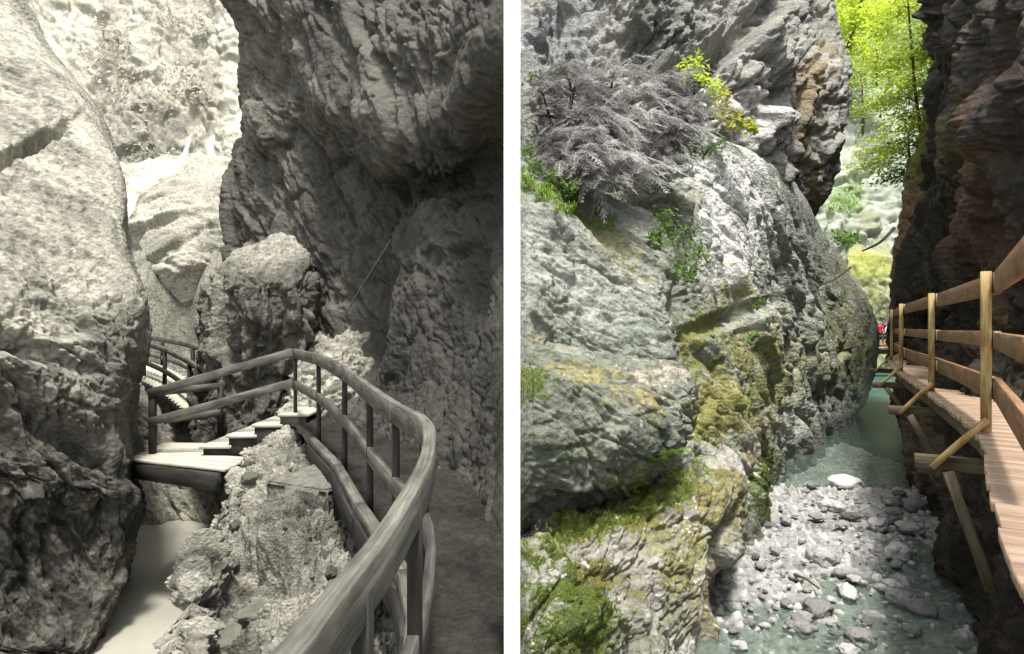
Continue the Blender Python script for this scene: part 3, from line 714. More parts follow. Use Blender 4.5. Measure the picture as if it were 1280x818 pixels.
# main slope from the ledge down to the water
Wpx = [600, 640, 700, 780, 850, 900, 930, 960, 985, 1000, 1030, 1060, 1097, 1130]
Wd = [5.1, 5.2, 5.5, 6.0, 6.6, 7.2, 7.9, 9.6, 12.0, 14.2, 16.8, 18.8, 20.8, 22]
Wy = [770, 765, 762, 757, 752, 745, 720, 660, 605, 563, 545, 530, 505, 490]
Ws = [.62, .62, .64, .66, .64, .60, .56, .46, .30, .20, .14, .10, .08, .08]
def slopeD(px, y):
    return float(np.interp(px, Wpx, Wd)*(1+np.interp(px, Wpx, Ws)*(np.interp(px, Wpx, Wy)-y)/400))
RS = [(150, 850), (200, 960), (240, 1000), (290, 1030), (340, 1062), (385, 1086), (430, 1097), (480, 1091), (505, 1082), (525, 1070), (545, 1075), (580, 1080), (620, 1080), (680, 1080), (760, 1080), (860, 1080)]
rows_ = []
for y, e in RS:
    cs = [lerp(640, e, t) for t in (0.1, 0.28, 0.44, 0.58, 0.70, 0.80, 0.88, 0.95)]
    rows_.append([(636, y, slopeD(640, y)+5), (638, y, slopeD(640, y)+0.3)]+[(x, y, slopeD(x, y)) for x in cs]+[(e, y, slopeD(e, y)+0.4), (e-6, y, slopeD(e, y)+2.5), (e-40, y, slopeD(e, y)+6)])
def rs_disp(c):
    smooth_ = 1-0.3*blob(c, 905, 280, 60, 100, 10)
    e = np.interp(c.py, [r[0] for r in RS], [r[1] for r in RS])
    damp = 0.3+0.7*sstep(0, 80, e-c.px)
    d = crag(c.P, 1.7, 0.34, 621, (0.35, 0.2, -0.9), 2.2, levels=5, rough=1.5)*smooth_
    d += 0.18*blob(c, 905, 270, 60, 80, 10)-0.35*blob(c, 800, 430, 40, 90, 15)-0.25*blob(c, 905, 400, 60, 10, -20)
    d += 0.3*blob(c, 1060, 420, 40, 60, 20)
    return (d-0.05)*damp
def rs_paint(c):
    col = lime(c, (0.12, 0.138, 0.10), (0.26, 0.275, 0.232), (0.48, 0.48, 0.435), 1.3, 630, (0.3, 0.2, -0.93), 2.6)
    col = mossy(c, col, [(910, 270, 60, 95, 12, (0.54, 0.54, 0.51), 1.0), (800, 410, 45, 70, 15, (0.13, 0.155, 0.115), 0.95), (960, 470, 60, 75, 30, OCH, 0.8), (885, 430, 40, 70, 20, OCH, 0.8), (920, 520, 60, 60, 40, OCH, 0.85), (880, 480, 60, 70, 20, (0.17, 0.185, 0.045), 0.8), (960, 430, 50, 60, 30, (0.22, 0.215, 0.09), 0.7), (1030, 430, 50, 80, 10, (0.24, 0.25, 0.16), 0.7),
                         (940, 560, 45, 50, 40, PINK, 0.7), (960, 610, 24, 60, 15, MOSS, 0.95), (1000, 360, 40, 80, -25, (0.30, 0.32, 0.28), 0.7), (1055, 440, 40, 70, 10, (0.21, 0.22, 0.10), 0.75),
                         (1040, 510, 40, 40, 0, (0.16, 0.19, 0.15), 0.7), (830, 260, 60, 25, -10, (0.15, 0.15, 0.08), 0.8), (800, 290, 40, 20, -10, (0.20, 0.12, 0.08), 0.8), (900, 480, 40, 30, 0, (0.32, 0.29, 0.12), 0.6), (1060, 340, 30, 40, 20, (0.25, 0.25, 0.14), 0.6)], 640, 0.35)
    wet = sstep(-2.35, -2.75, c.P[:, 2]); col = col*(1-0.55*wet[:, None])
    return specks(c, col, 650, 0.10, 0.5, (0.66, 0.65, 0.6), 0.7, blob(c, 940, 560, 90, 90, 0))
rock('right_gorge_slope', rows_, M_ROCK_G, rs_disp, rs_paint, step=1.5, kind='structure')

# big bedded slab on the left
def bl_rows(tab, back=1.2):
    out = []
    for y, D, e in tab:
        out.append([(628, y, D+4), (632, y, D), (lerp(640, e, 0.25), y, D), (lerp(640, e, 0.5), y, D+0.1), (lerp(640, e, 0.75), y, D+0.3), (lerp(640, e, 0.93), y, D+0.7), (e, y, D+1.3), (e-3, y, D+1.3+back), (e-25, y, D+3+back)])
    return out
def tilt_rows(tab, back=1.2):
    """tab: (y at px 640, y at edge, D at 640, D at edge, edge px)"""
    out = []
    for y0, y1, D0, D1_, e in tab:
        r = [(636, y0, D0+4), (638, y0, D0+0.2)]
        for t in (0.1, 0.3, 0.5, 0.7, 0.86, 0.96): r.append((lerp(640, e, t), lerp(y0, y1, t), lerp(D0, D1_, t)))
        r += [(e, y1, D1_+0.5), (e-3, y1, D1_+0.5+back), (e-30, y1, D1_+3+back)]
        out.append(r)
    return out
def slab_disp(c):
    d = crag(c.P, 1.2, 0.20, 661, (0.8, 0.1, -0.45), 2.2, levels=5, rough=1.6)
    return d
def slab_paint(c):
    col = lime(c, (0.12, 0.138, 0.10), (0.25, 0.262, 0.222), (0.41, 0.412, 0.37), 0.9, 670, (0.8, 0.1, -0.4), 2.5)
    col = mossy(c, col, [(700, 255, 70, 16, 22, (0.13, 0.19, 0.04), 0.9), (760, 300, 60, 20, 35, (0.22, 0.21, 0.09), 0.7), (740, 420, 110, 40, 10, (0.18, 0.205, 0.165), 0.7), (690, 440, 60, 20, 10, (0.25, 0.21, 0.1), 0.6)], 675, 0.3)
    return col
rock('bedded_slab', tilt_rows([(196, 262, 9.2, 11.2, 800), (206, 275, 8.6, 10.6, 822), (222, 298, 8.1, 10.0, 834), (262, 335, 7.5, 9.2, 842), (320, 375, 7.0, 8.5, 836), (370, 412, 6.7, 8.0, 838), (420, 440, 6.55, 7.6, 842), (450, 462, 6.5, 7.5, 845), (500, 510, 6.8, 7.6, 845)]), M_ROCK_G,
     slab_disp, slab_paint, step=1.5, label='pale bedded rock slab below the dead bushes with a strip of grass on top', cat='rock')
# rounded bulge beneath it
def bulge_disp(c):
    return crag(c.P, 1.2, 0.18, 681, (0.75, 0.1, -0.5), 2.4, levels=5, rough=1.5)
def bulge_paint(c):
    col = lime(c, (0.09, 0.108, 0.078), (0.19, 0.20, 0.16), (0.34, 0.335, 0.30), 0.7, 690, (0.8, 0.1, 0.3), 2.0)
    col = mossy(c, col, [(720, 470, 80, 26, 12, (0.24, 0.23, 0.11), 0.75), (740, 560, 80, 40, 0, (0.12, 0.15, 0.09), 0.6), (660, 470, 26, 40, 0, MOSS, 0.7), (790, 490, 60, 26, 15, (0.27, 0.24, 0.10), 0.75), (820, 470, 40, 20, 10, (0.42, 0.36, 0.28), 0.7), (770, 600, 90, 16, -22, (0.20, 0.17, 0.06), 0.75), (700, 640, 70, 30, -25, (0.09, 0.11, 0.085), 0.7)], 695, 0.25)
    return specks(c, col, 697, 0.06, 0.62, PALE, 0.7)
rock('rounded_boulder', tilt_rows([(412, 452, 6.9, 8.0, 838), (422, 460, 6.1, 7.4, 850), (440, 470, 5.6, 6.8, 860), (480, 492, 5.2, 6.3, 866), (540, 525, 5.0, 6.1, 864), (600, 552, 4.98, 6.05, 856), (645, 575, 5.1, 6.2, 848), (668, 590, 5.35, 6.4, 838), (690, 610, 5.9, 6.9, 830)]), M_ROCK_G,
     bulge_disp, bulge_paint, step=1.4, label='large rounded grey green boulder bulging over the mossy crevice', cat='boulder')
# foot of the slope in front: pale rock with moss
ftab = [(672, 560, 5.9, 7.5, 905), (676, 575, 5.3, 7.0, 918), (690, 600, 4.9, 6.7, 930), (720, 640, 4.6, 6.5, 932), (765, 690, 4.35, 6.3, 926), (820, 745, 4.1, 6.0, 900), (900, 810, 3.9, 5.7, 880), (1000, 900, 3.7, 5.4, 870), (1150, 1100, 3.4, 5, 860)]
def foot_disp(c):
    d = crag(c.P, 1.0, 0.16, 701, (0.65, 0.2, 0.55), 2.0, levels=5, rough=1.5)
    d += 0.05*blob(c, 700, 760, 60, 50, 0)-0.25*blob(c, 905, 690, 14, 60, 15)
    return d
def foot_paint(c):
    col = lime(c, (0.17, 0.155, 0.11), (0.28, 0.268, 0.228), (0.47, 0.45, 0.42), 0.55, 710, (0.7, 0.1, 0.5), 2.0)
    col = mossy(c, col, [(770, 640, 130, 28, -24, (0.15, 0.17, 0.03), 0.95), (850, 600, 60, 40, -20, (0.15, 0.18, 0.035), 0.95), (705, 765, 95, 70, 25, (0.085, 0.115, 0.025), 0.88), (850, 770, 50, 50, 0, (0.17, 0.18, 0.10), 0.7), (760, 730, 60, 30, 30, (0.13, 0.14, 0.05), 0.7),
                         (850, 690, 60, 50, -10, (0.19, 0.19, 0.07), 0.8), (900, 640, 40, 60, 20, (0.22, 0.20, 0.085), 0.8), (800, 800, 60, 40, 0, (0.15, 0.16, 0.11), 0.7), (680, 810, 60, 30, 0, (0.05, 0.06, 0.03), 0.7), (900, 740, 30, 60, 10, (0.2, 0.17, 0.09), 0.7)], 715, 0.22)
    return specks(c, col, 717, 0.05, 0.5, (0.72, 0.69, 0.67), 0.85)
rock('pale_foot_rock', tilt_rows(ftab), M_ROCK_G, foot_disp, foot_paint, step=1.4, label='pale mossy rock mass at the foot of the slope beside the stream', cat='rock')

# dark brown wall above the boardwalk, colour lowered further for its overhang's shade
RW = [(-60, 1158, 22, (15.2, 10.6, 7.8, 6.3)), (25, 1158, 21, (14.8, 10.4, 7.6, 6.2)), (60, 1152, 20.5, (14.2, 10.2, 7.5, 6.1)), (95, 1172, 20.5, (14.4, 10.2, 7.6, 6.1)), (150, 1172, 20.5, (14.4, 10.3, 7.7, 6.2)), (200, 1166, 20.5, (14.8, 10.6, 7.9, 6.4)),
      (260, 1150, 20.5, (15.2, 10.9, 8.2, 6.6)), (320, 1128, 21, (15.6, 11.2, 8.4, 6.9)), (380, 1120, 21.5, (16, 11.6, 8.6, 7.1)), (430, 1128, 22, (16.5, 12.0, 8.8, 7.3)), (480, 1130, 20, (15, 11.4, 8.6, 7.0))]
rows_ = []
for y, e, De, ds in RW:
    rows_.append([(e+40, y, De+6), (e+4, y, De+2.5), (e, y, De), (e+12, y, De-1.8), (1200, y, ds[0]), (1232, y, ds[1]), (1268, y, ds[2]), (1325, y, ds[3]), (1470, y, ds[3]*0.78), (1750, y, ds[3]*0.58), (2300, y, ds[3]*0.5)])
def rw_disp(c):
    d = crag(c.P, 2.0, 0.62, 731, (0.25, 0.2, 0.92), 2.6, levels=5, rough=1.2, crack=0.2)
    d += 0.5*blob(c, 1245, 220, 14, 130, 12)-0.6*blob(c, 1215, 200, 10, 150, 12)
    return d
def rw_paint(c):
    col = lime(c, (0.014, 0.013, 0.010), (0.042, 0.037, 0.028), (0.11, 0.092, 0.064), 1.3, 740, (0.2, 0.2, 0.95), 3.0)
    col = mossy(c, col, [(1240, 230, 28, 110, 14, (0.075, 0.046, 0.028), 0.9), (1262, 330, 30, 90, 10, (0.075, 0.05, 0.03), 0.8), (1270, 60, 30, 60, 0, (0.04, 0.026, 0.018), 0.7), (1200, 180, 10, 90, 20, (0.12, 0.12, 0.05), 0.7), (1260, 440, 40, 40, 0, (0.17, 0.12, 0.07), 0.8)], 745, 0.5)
    return col
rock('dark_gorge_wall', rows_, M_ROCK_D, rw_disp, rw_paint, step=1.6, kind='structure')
# mossy rib on its far edge
rib = []
for y, D, l, r in ((135, 24, 1160, 1180), (160, 23, 1150, 1185), (200, 22, 1138, 1185), (250, 21, 1128, 1180), (300, 20.6, 1122, 1172), (340, 20.3, 1114, 1168), (390, 20.2, 1112, 1165), (450, 20, 1112, 1165)):
    rib.append([(l+14, y, D+4), (l+1, y, D+1.4), (l, y, D+0.5), (lerp(l, r, 0.3), y, D), (lerp(l, r, 0.6), y, D-0.6), (r, y, D-0.8), (r+10, y, D+1)])
rock('mossy_rib', rib, M_ROCK_G, lambda c: crag(c.P, 1.3, 0.4, 751, (0.3, 0.1, 0.9), 2.2, levels=5),
     lambda c: mossy(c, lime(c, (0.03, 0.03, 0.022), (0.10, 0.085, 0.055), (0.26, 0.22, 0.15), 0.9, 755), [(1150, 190, 40, 70, 20, (0.20, 0.21, 0.035), 0.95), (1135, 270, 22, 60, 10, (0.26, 0.17, 0.09), 0.8), (1150, 380, 40, 50, 0, (0.03, 0.03, 0.022), 0.9)], 757, 0.4),
     step=1.5, label='steep mossy rock rib under the bright green tree at the edge of the dark wall', cat='rock')
# dark rock under the boardwalk
LW = [(420, 1120, (18, 15.5, 11, 7.6, 5.6, 4.2)), (480, 1112, (15.5, 13.5, 10.0, 7.1, 5.3, 4.0)), (530, 1116, (14.2, 12.2, 9.2, 6.7, 5.0, 3.8)), (575, 1128, (13.0, 11.2, 8.6, 6.3, 4.8, 3.6)), (612, 1142, (11.9, 10.2, 8.0, 6.0, 4.6, 3.5)), (632, 1158, (10.6, 9.0, 7.4, 5.8, 4.5, 3.4)),
      (660, 1161, (9.2, 7.8, 6.6, 5.5, 4.3, 3.3)), (720, 1160, (7.6, 6.8, 6.0, 5.2, 4.1, 3.1)), (790, 1172, (6.6, 6.1, 5.6, 4.9, 3.9, 3.0)), (860, 1168, (6.1, 5.7, 5.3, 4.7, 3.8, 2.9)), (1000, 1160, (5.6, 5.2, 4.8, 4.3, 3.4, 2.6)), (1300, 1150, (4.6, 4.3, 4.0, 3.5, 2.9, 2.2))]
rows_ = []
for y, e, ds in LW:
    rows_.append([(e+30, y, ds[0]+4), (e+3, y, ds[0]+1.4), (e, y, ds[0]), (e+14, y, ds[1]), (e+48, y, ds[2]), (e+90, y, ds[3]), (1310, y, ds[4]+0.4), (1450, y, ds[5]), (1800, y, ds[5]*0.75)])
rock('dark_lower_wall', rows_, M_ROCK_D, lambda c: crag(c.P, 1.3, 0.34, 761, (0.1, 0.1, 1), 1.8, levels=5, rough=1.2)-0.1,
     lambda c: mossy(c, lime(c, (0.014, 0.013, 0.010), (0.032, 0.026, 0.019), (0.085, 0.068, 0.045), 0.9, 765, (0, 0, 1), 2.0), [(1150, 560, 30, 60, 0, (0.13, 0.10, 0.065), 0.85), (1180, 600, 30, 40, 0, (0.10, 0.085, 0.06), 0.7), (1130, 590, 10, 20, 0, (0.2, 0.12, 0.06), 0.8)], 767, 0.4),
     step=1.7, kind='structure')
# distant rocks up the gorge
rock('far_cliff', [[(px, y, D+dd) for px, dd in ((960, 0), (1010, -1), (1045, 0.5), (1075, -0.5), (1105, 1.0), (1140, 0), (1200, 2))] for y, D in ((110, 78), (170, 72), (215, 69), (260, 67), (300, 65.5), (345, 64.5), (400, 64), (460, 64))], M_ROCK_G,
     lambda c: crag(c.P, 4.0, 1.3, 771, (0.6, 0.1, 0.7), 2.0, levels=4),
     lambda c: mossy(c, lime(c, (0.17, 0.20, 0.14), (0.33, 0.36, 0.29), (0.5, 0.51, 0.44), 3, 775), [(1060, 240, 40, 30, 0, (0.13, 0.22, 0.05), 0.8), (1050, 200, 24, 30, 0, (0.5, 0.52, 0.46), 0.7), (1090, 280, 20, 30, 0, (0.2, 0.2, 0.12), 0.7)], 777, 1.5), step=1.8, kind='structure')
def far_boulder(tab, name, label, seed, pal, spots, s):
    r_ = []
    for y, D, l, r in tab:
        r_.append([(l+(r-l)*0.2, y, D+6), (l, y, D+1.2), (lerp(l, r, 0.2), y, D), (lerp(l, r, 0.5), y, D-0.6), (lerp(l, r, 0.8), y, D-0.2), (r, y, D+0.8), (r-(r-l)*0.2, y, D+5)])
    rock(name, r_, M_ROCK_G, lambda c: crag(c.P, s, s*0.2, seed, (0.4, 0, 0.9), 1.6, levels=4), lambda c: mossy(c, lime(c, *pal, s, seed+5), spots, seed+7, s*0.4), step=1.5, label=label, cat='boulder')
far_boulder(((300, 58, 1068, 1110), (318, 55, 1058, 1118), (345, 53.5, 1056, 1122), (380, 53, 1060, 1124), (430, 53, 1066, 1126), (500, 53, 1066, 1126)), 'far_boulder', 'distant yellow green mossy boulder behind the people at the end of the gorge', 781,
            ((0.13, 0.15, 0.07), (0.27, 0.27, 0.16), (0.42, 0.40, 0.28)), [(1085, 330, 40, 24, 0, (0.26, 0.28, 0.06), 0.95), (1095, 370, 14, 50, 0, (0.20, 0.24, 0.05), 0.8), (1100, 400, 14, 40, 0, (0.05, 0.05, 0.03), 0.8)], 2.5)

# ------------------------------------------------------------------ stream of the right gorge
ZW = -3.0
def inpoly(px, py, poly):
    x = np.asarray(px); y = np.asarray(py); ins = np.zeros(x.shape, bool); n = len(poly)
    for i in range(n):
        x1, y1 = poly[i]; x2, y2 = poly[(i+1) % n]
        with np.errstate(divide='ignore', invalid='ignore'):
            ins ^= ((y1 > y) != (y2 > y)) & (x < (x2-x1)*(y-y1)/(y2-y1+1e-12)+x1)
    return ins
def bank(x, y):
    """height of the gravel above the water level: a bar across the stream, sinking into the pool beyond and to the right in front."""
    far = sstep(13.4, 11.6, y); near = sstep(6.0, 8.0, y-0.35*(x-2.5))
    return -0.30+0.36*far*(0.80+0.20*near)-0.10*sstep(4.4, 5.6, x)*sstep(9.5, 7.5, y)
xs = np.linspace(0.6, 9.5, 520); ys = np.exp(np.linspace(np.log(4.3), np.log(32), 560)); X, Y = np.meshgrid(xs, ys)
B = np.stack([X.ravel(), Y.ravel(), np.zeros(X.size)], 1).astype(np.float32)
f1, e1 = facets(B/0.30, 801); f2, e2 = facets(B/0.13+5, 802); f3, e3 = facets(B/0.065+9, 803)
Z = ZW+bank(B[:, 0], B[:, 1])+0.05*fbm(B/0.8, 4, 804)+0.09*sstep(0, 0.4, e1)*(f1+0.35)+0.065*sstep(0, 0.4, e2)*(f2+0.4)+0.035*sstep(0, 0.4, e3)*(f3+0.4)-0.05
V = B.copy(); V[:, 2] = Z
t = 0.27+0.26*f2+0.22*f3+0.08*fbm(B/0.5, 4, 805)
gc = np.clip(t, 0.06, 0.6)[:, None]*np.array((1.0, 0.985, 0.94), np.float32)[None]
dry = sstep(ZW-0.02, ZW+0.03, Z)[:, None]; gc = gc*(0.72+0.28*dry)
r_, c_ = X.shape; idx = np.arange(r_*c_).reshape(r_, c_)
q = np.stack([idx[:-1, :-1], idx[:-1, 1:], idx[1:, 1:], idx[1:, :-1]], -1).reshape(-1, 4)
tag(link_mesh('gravel', V, q, M_STONE, None, loc=(3, 9, ZW), smooth=True, cols=gc), kind='stuff')
M_WATER = water_mat('green_stream_water', (0.16, 0.215, 0.175), 0.06, 0.6, 5.5, 0.76)
plane_grid('water', 0.0, 16, 3, 52, ZW, M_WATER)

plane_grid('riverbed', -0.2, 40, 3, 60, ZW-0.55, plain_mat('dark_green_bed', (0.04, 0.075, 0.052), 0.9, 0.1, 0.3, 1.0))

# stones
def stone_mesh(seed, flat):
    bm = bmesh.new(); bmesh.ops.create_icosphere(bm, subdivisions=4, radius=1.0)
    Vv = np.array([v.co for v in bm.verts], np.float32)
    Fc = np.array([[v.index for v in f.verts] for f in bm.faces], np.int32); bm.free()
    f, e = facets(Vv*0.9+seed*7.7, seed, 0.8); nrm = Vv/np.linalg.norm(Vv, axis=1, keepdims=True)
    V2 = Vv+nrm*(0.42*f+0.16*fbm(Vv*1.6+seed, 4, seed)+0.03*fbm(Vv*6+seed, 3, seed+1))[:, None]
    r = np.random.default_rng(seed)
    V2 *= np.array([r.uniform(0.8, 1.25), r.uniform(0.7, 1.0), flat*r.uniform(0.8, 1.1)], np.float32)
    return V2, Fc
def make_stone(name, loc, size, seed, tone, label, group=None, flat=0.6, rz=0.0, tint=(1, 0.985, 0.95)):
    V2, Fc = stone_mesh(seed, flat)
    cth, sth = math.cos(rz), math.sin(rz)
    V3 = np.stack([V2[:, 0]*cth-V2[:, 1]*sth, V2[:, 0]*sth+V2[:, 1]*cth, V2[:, 2]], 1)*size+np.array(tuple(loc), np.float32)
    t = tone*(1+0.25*fbm(V2*1.5, 4, seed+3)+0.2*fbm(V2*7, 3, seed+4))
    o = link_mesh(name, V3, Fc, M_STONE, None, loc=tuple(loc), smooth=True, cols=np.clip(t, .03, .8)[:, None]*np.array(tint, np.float32)[None])
    return tag(o, label, 'stone', group)
def on_bed(px, py, dz=0.0):
    D = F*(-ZW-dz)/(py-409.0); return Vector(((px-640)/F*D, D, ZW+dz))
big = [(1122, 696, 0.185, 0.50, 'largest pale boulder stone standing in the middle of the gravel'), (1057, 610, 0.26, 0.50, 'pale angular stone at the head of the gravel by the green pool'),
       (1022, 766, 0.155, 0.17, 'dark grey flat stone lying in the shallow water near the front'), (1075, 800, 0.13, 0.20, 'grey stone awash at the bottom edge of the stream'),
       (1127, 752, 0.16, 0.22, 'dark wet stone half sunk below the largest pale boulder stone'), (1150, 762, 0.13, 0.14, 'small dark stone beside the foot of the dark wall'),
       (1060, 745, 0.13, 0.44, 'white stone with a flat top left of the dark wet stone'), (1098, 665, 0.15, 0.36, 'long grey stone just behind the largest pale boulder stone'),
       (1028, 705, 0.18, 0.33, 'broad grey slab stone low on the left part of the gravel'), (1000, 785, 0.13, 0.2, 'dark speckled stone in the shallows at the left foot'),
       (1136, 668, 0.16, 0.30, 'grey rounded stone close to the dark wall'), (1040, 640, 0.17, 0.42, 'pale rounded stone below the angular stone'), (1062, 652, 0.11, 0.10, 'dark brown stone among pale ones in the middle'),
       (1115, 700+36, 0.11, 0.40, 'pale small stone under the largest boulder stone'), (1145, 640, 0.18, 0.2, 'grey stone at the upper right end of the gravel'), (1118, 635, 0.14, 0.16, 'dark stone at the edge of the green pool')]
for i, (px, py, sz, tone, lab) in enumerate(big):
    p = on_bed(px, py); dd = bank(np.array([p.x]), np.array([p.y]))[0]
    sz *= 1.08
    make_stone('stone', p+Vector((0, 0, max(-0.03, dd)+sz*0.22)), sz, 900+i, tone, lab, 'larger stones in the stream', 0.62, random.uniform(0, 3))
gravel_poly = [(1000, 588), (1060, 592), (1125, 612), (1160, 640), (1164, 700), (1164, 818), (905, 818), (930, 730), (955, 670), (985, 622)]
protos = [make_stone('stone', (3, 9, ZW), 1.0, 950+i, t_, None, 'small grey stones scattered over the gravel', 0.55, 0.0) for i, t_ in enumerate((0.42, 0.3, 0.2, 0.46, 0.26, 0.36, 0.14))]
LS = 'small grey river stone lying among many alike in the shallow gravel'
for o in protos: o['label'] = LS
k = 0; n_small = 0
cand = 0
while n_small < 270 and cand < 6000:
    cand += 1
    px = random.uniform(900, 1166); py = random.uniform(588, 822)
    if not bool(inpoly(np.array([px]), np.array([py]), gravel_poly)[0]): continue
    if random.random() > sstep(585, 640, py)*0.3+0.7: continue
    p = on_bed(px, py)
    sz = min(0.14, 0.028*(1-random.random())**-0.55)*random.uniform(0.7, 1.1)*(1.0 if py < 660 else 0.7)
    dd = float(bank(np.array([p.x]), np.array([p.y]))[0])
    if n_small < len(protos): o = protos[n_small]
    else:
        o = protos[n_small % len(protos)].copy(); COL.objects.link(o)
    o.location = (p.x, p.y, ZW+max(dd, -0.07)+sz*0.25+0.01)
    o.scale = (sz, sz, sz*random.uniform(0.8, 1.1)); o.rotation_euler = (random.uniform(-.2, .2), random.uniform(-.2, .2), random.uniform(0, 6.28))
    n_small += 1
# driftwood stick
tag(MB().tube([on_bed(993, 718, 0.10), on_bed(1008, 724, 0.12), on_bed(1024, 736, 0.08)], 0.018, 0.010, 6).build('driftwood_stick', M_BARK, loc=on_bed(1024, 736, 0.08)), 'thin brown driftwood stick lying across the gravel', 'stick')

# ------------------------------------------------------------------ boardwalk
ZD = -0.73
BWk = empty('boardwalk', (3.3, 4.5, ZD), 'brown plank boardwalk with a three-board railing bracketed to the dark wall', 'boardwalk')
edge = smooth_path([Vector(p) for p in ((0.98, 0.9, ZD), (1.66, 2.08, ZD), (2.32, 3.06, ZD), (3.30, 4.5, ZD), (4.76, 7.3, ZD), (6.42, 10.6, ZD), (8.4, 14.2, ZD), (11.0, 18.0, ZD), (14.5, 22.0, ZD))], 40)
def arc_sample(path, step):
    out = [path[0]]; acc = 0
    for a, b in zip(path[:-1], path[1:]):
        seg = (b-a).length
        while acc+seg >= step:
            t = (step-acc)/seg; a = a.lerp(b, t); out.append(a.copy()); seg = (b-a).length; acc = 0
        acc += seg
    return out
es = arc_sample(edge, 0.205)
mb = MB()
for i in range(len(es)-1):
    a = es[i]; b = es[i+1]; t = (b-a).normalized(); nrm = Vector((t.y, -t.x, 0)); m = (a+b)/2
    jit = random.uniform(-0.012, 0.012)
    mb.sweep([m-nrm*(0.04+jit)+Vector((0, 0, -0.022+random.uniform(-.002, .002))), m+nrm*1.75+Vector((0, 0, -0.022))], 0.187, 0.045, bev=0.1)
mb.build('deck', M_WOOD_B, BWk)
def off(path, d, z): 
    out = []
    for i, p in enumerate(path):
        t = (path[min(i+1, len(path)-1)]-path[max(i-1, 0)]).normalized(); out.append(Vector((p.x+t.y*d, p.y-t.x*d, z)))
    return out
MB().sweep(off(edge, 0.06, ZD-0.125), 0.10, 0.15).build('edge_beam', M_WOOD_W, BWk)
MB().sweep(off(edge, 1.5, ZD-0.125), 0.10, 0.15).build('edge_beam', M_WOOD_W, BWk)
posts = [(2.02, 2.62), (3.26, 4.45), (4.73, 7.3), (6.39, 10.6), (8.3, 14.1), (10.8, 17.8)]
def tang(p):
    j = min(range(len(edge)), key=lambda i: (edge[i].x-p[0])**2+(edge[i].y-p[1])**2); a = edge[max(j-1, 0)]; b = edge[min(j+1, len(edge)-1)]
    return (b-a).normalized(), edge[j]
pin = []
for k, p in enumerate(posts):
    t, ep = tang(p); nrm = Vector((t.y, -t.x, 0)); pp = ep+nrm*0.02
    pin.append((pp, t, nrm))
    if k == 0: continue
    po = MB().beam((pp.x, pp.y, 0.385), (pp.x, pp.y, ZD-0.16), 0.06, 0.06, up=t, seg=6, wob=0.001, bev=0.06).build('post', M_WOOD_Y, BWk)
    if k < 4:
        for zz in (0.32, -0.09, -0.43):
            q0 = pp+nrm*0.042+t*(-0.05)
            MB().beam((q0.x+nrm.x*0.0-t.x*.03, q0.y-t.y*.03, zz+0.055), (q0.x-t.x*.03, q0.y-t.y*.03, zz-0.055), 0.10, 0.008, up=nrm, bev=0.05).build('metal_plate', M_STEEL, po)
    # outrigger beam, raking brace and strut down to the rock
    ob = pp-nrm*0.42+Vector((0, 0, 0)); z0 = ZD-0.24
    MB().beam((ob.x, ob.y, z0), (pp.x+nrm.x*1.5, pp.y+nrm.y*1.5, z0), 0.09, 0.10, seg=4, wob=0.002).build('outrigger', M_WOOD_W, BWk)
    MB().beam((ob.x+nrm.x*0.10-t.x*0.085, ob.y+nrm.y*0.10-t.y*0.085, z0-0.02), (pp.x-t.x*0.085, pp.y-t.y*0.085, ZD+0.10), 0.04, 0.06, up=t, seg=3, bev=0.06).build('brace', M_WOOD_Y, BWk)
    if k in (1, 2, 3):
        s0 = pp-nrm*0.22; e0 = pp+nrm*(0.02 if k == 1 else 0.3)
        zend = {1: -1.80, 2: -1.95, 3: -1.7}[k]
        MB().beam((s0.x-t.x*.07, s0.y-t.y*.07, z0-0.04), (e0.x-t.x*.07, e0.y-t.y*.07, zend), 0.07, 0.07, up=t, seg=4, wob=0.003).build('strut', M_WOOD_W, BWk)
for name_, zc, h_ in (('top_board', 0.30, 0.145), ('middle_board', -0.09, 0.112), ('lower_board', -0.43, 0.15)):
    for k in range(len(pin)-1):
        a, ta, na = pin[k]; b, tb, nb_ = pin[k+1]
        o0 = a+na*0.062-ta*0.03; o1 = b+nb_*0.062+tb*0.0
        dz0, dz1 = random.uniform(-.006, .006), random.uniform(-.006, .006)
        pth = [Vector((lerp(o0.x, o1.x, u), lerp(o0.y, o1.y, u), zc+lerp(dz0, dz1, u))) for u in (0, .33, .66, 1)]
        MB().sweep(pth, 0.04, h_, bev=0.08).build(name_, M_WOOD_R, BWk)
# hand rail of the far bend, seen between the posts
pr = off(edge, 1.62, 0)
sel = [p for p in pr if 9.0 < p.y < 17]

# ------------------------------------------------------------------ far footbridge and people
FB = empty('far_footbridge', P(1104, 434, 46), 'distant narrow plank bridge carrying a small group of people', 'footbridge')
MB().beam(P(1078, 435.5, 46), P(1150, 435.5, 46), 1.6, 0.14, seg=4).build('deck', M_WOOD_B, FB)
MB().beam(P(1078, 431.5, 45.1), P(1150, 431.5, 45.1), 0.06, 0.2, seg=3).build('kerb_board', M_WOOD_R, FB)
MB().beam(P(1078, 440, 45.4), P(1150, 440, 45.4), 0.2, 0.3, seg=3).build('beam', M_WOOD_SD, FB)
for px in (1092, 1111): MB().beam(P(px, 415, 45.1), P(px, 436, 45.1), 0.1, 0.1, up=(0, 1, 0)).build('post', M_WOOD_W, FB)
MB().beam(P(1078, 420.5, 45.1), P(1150, 420.5, 45.1), 0.05, 0.12).build('rail', M_WOOD_W, FB)

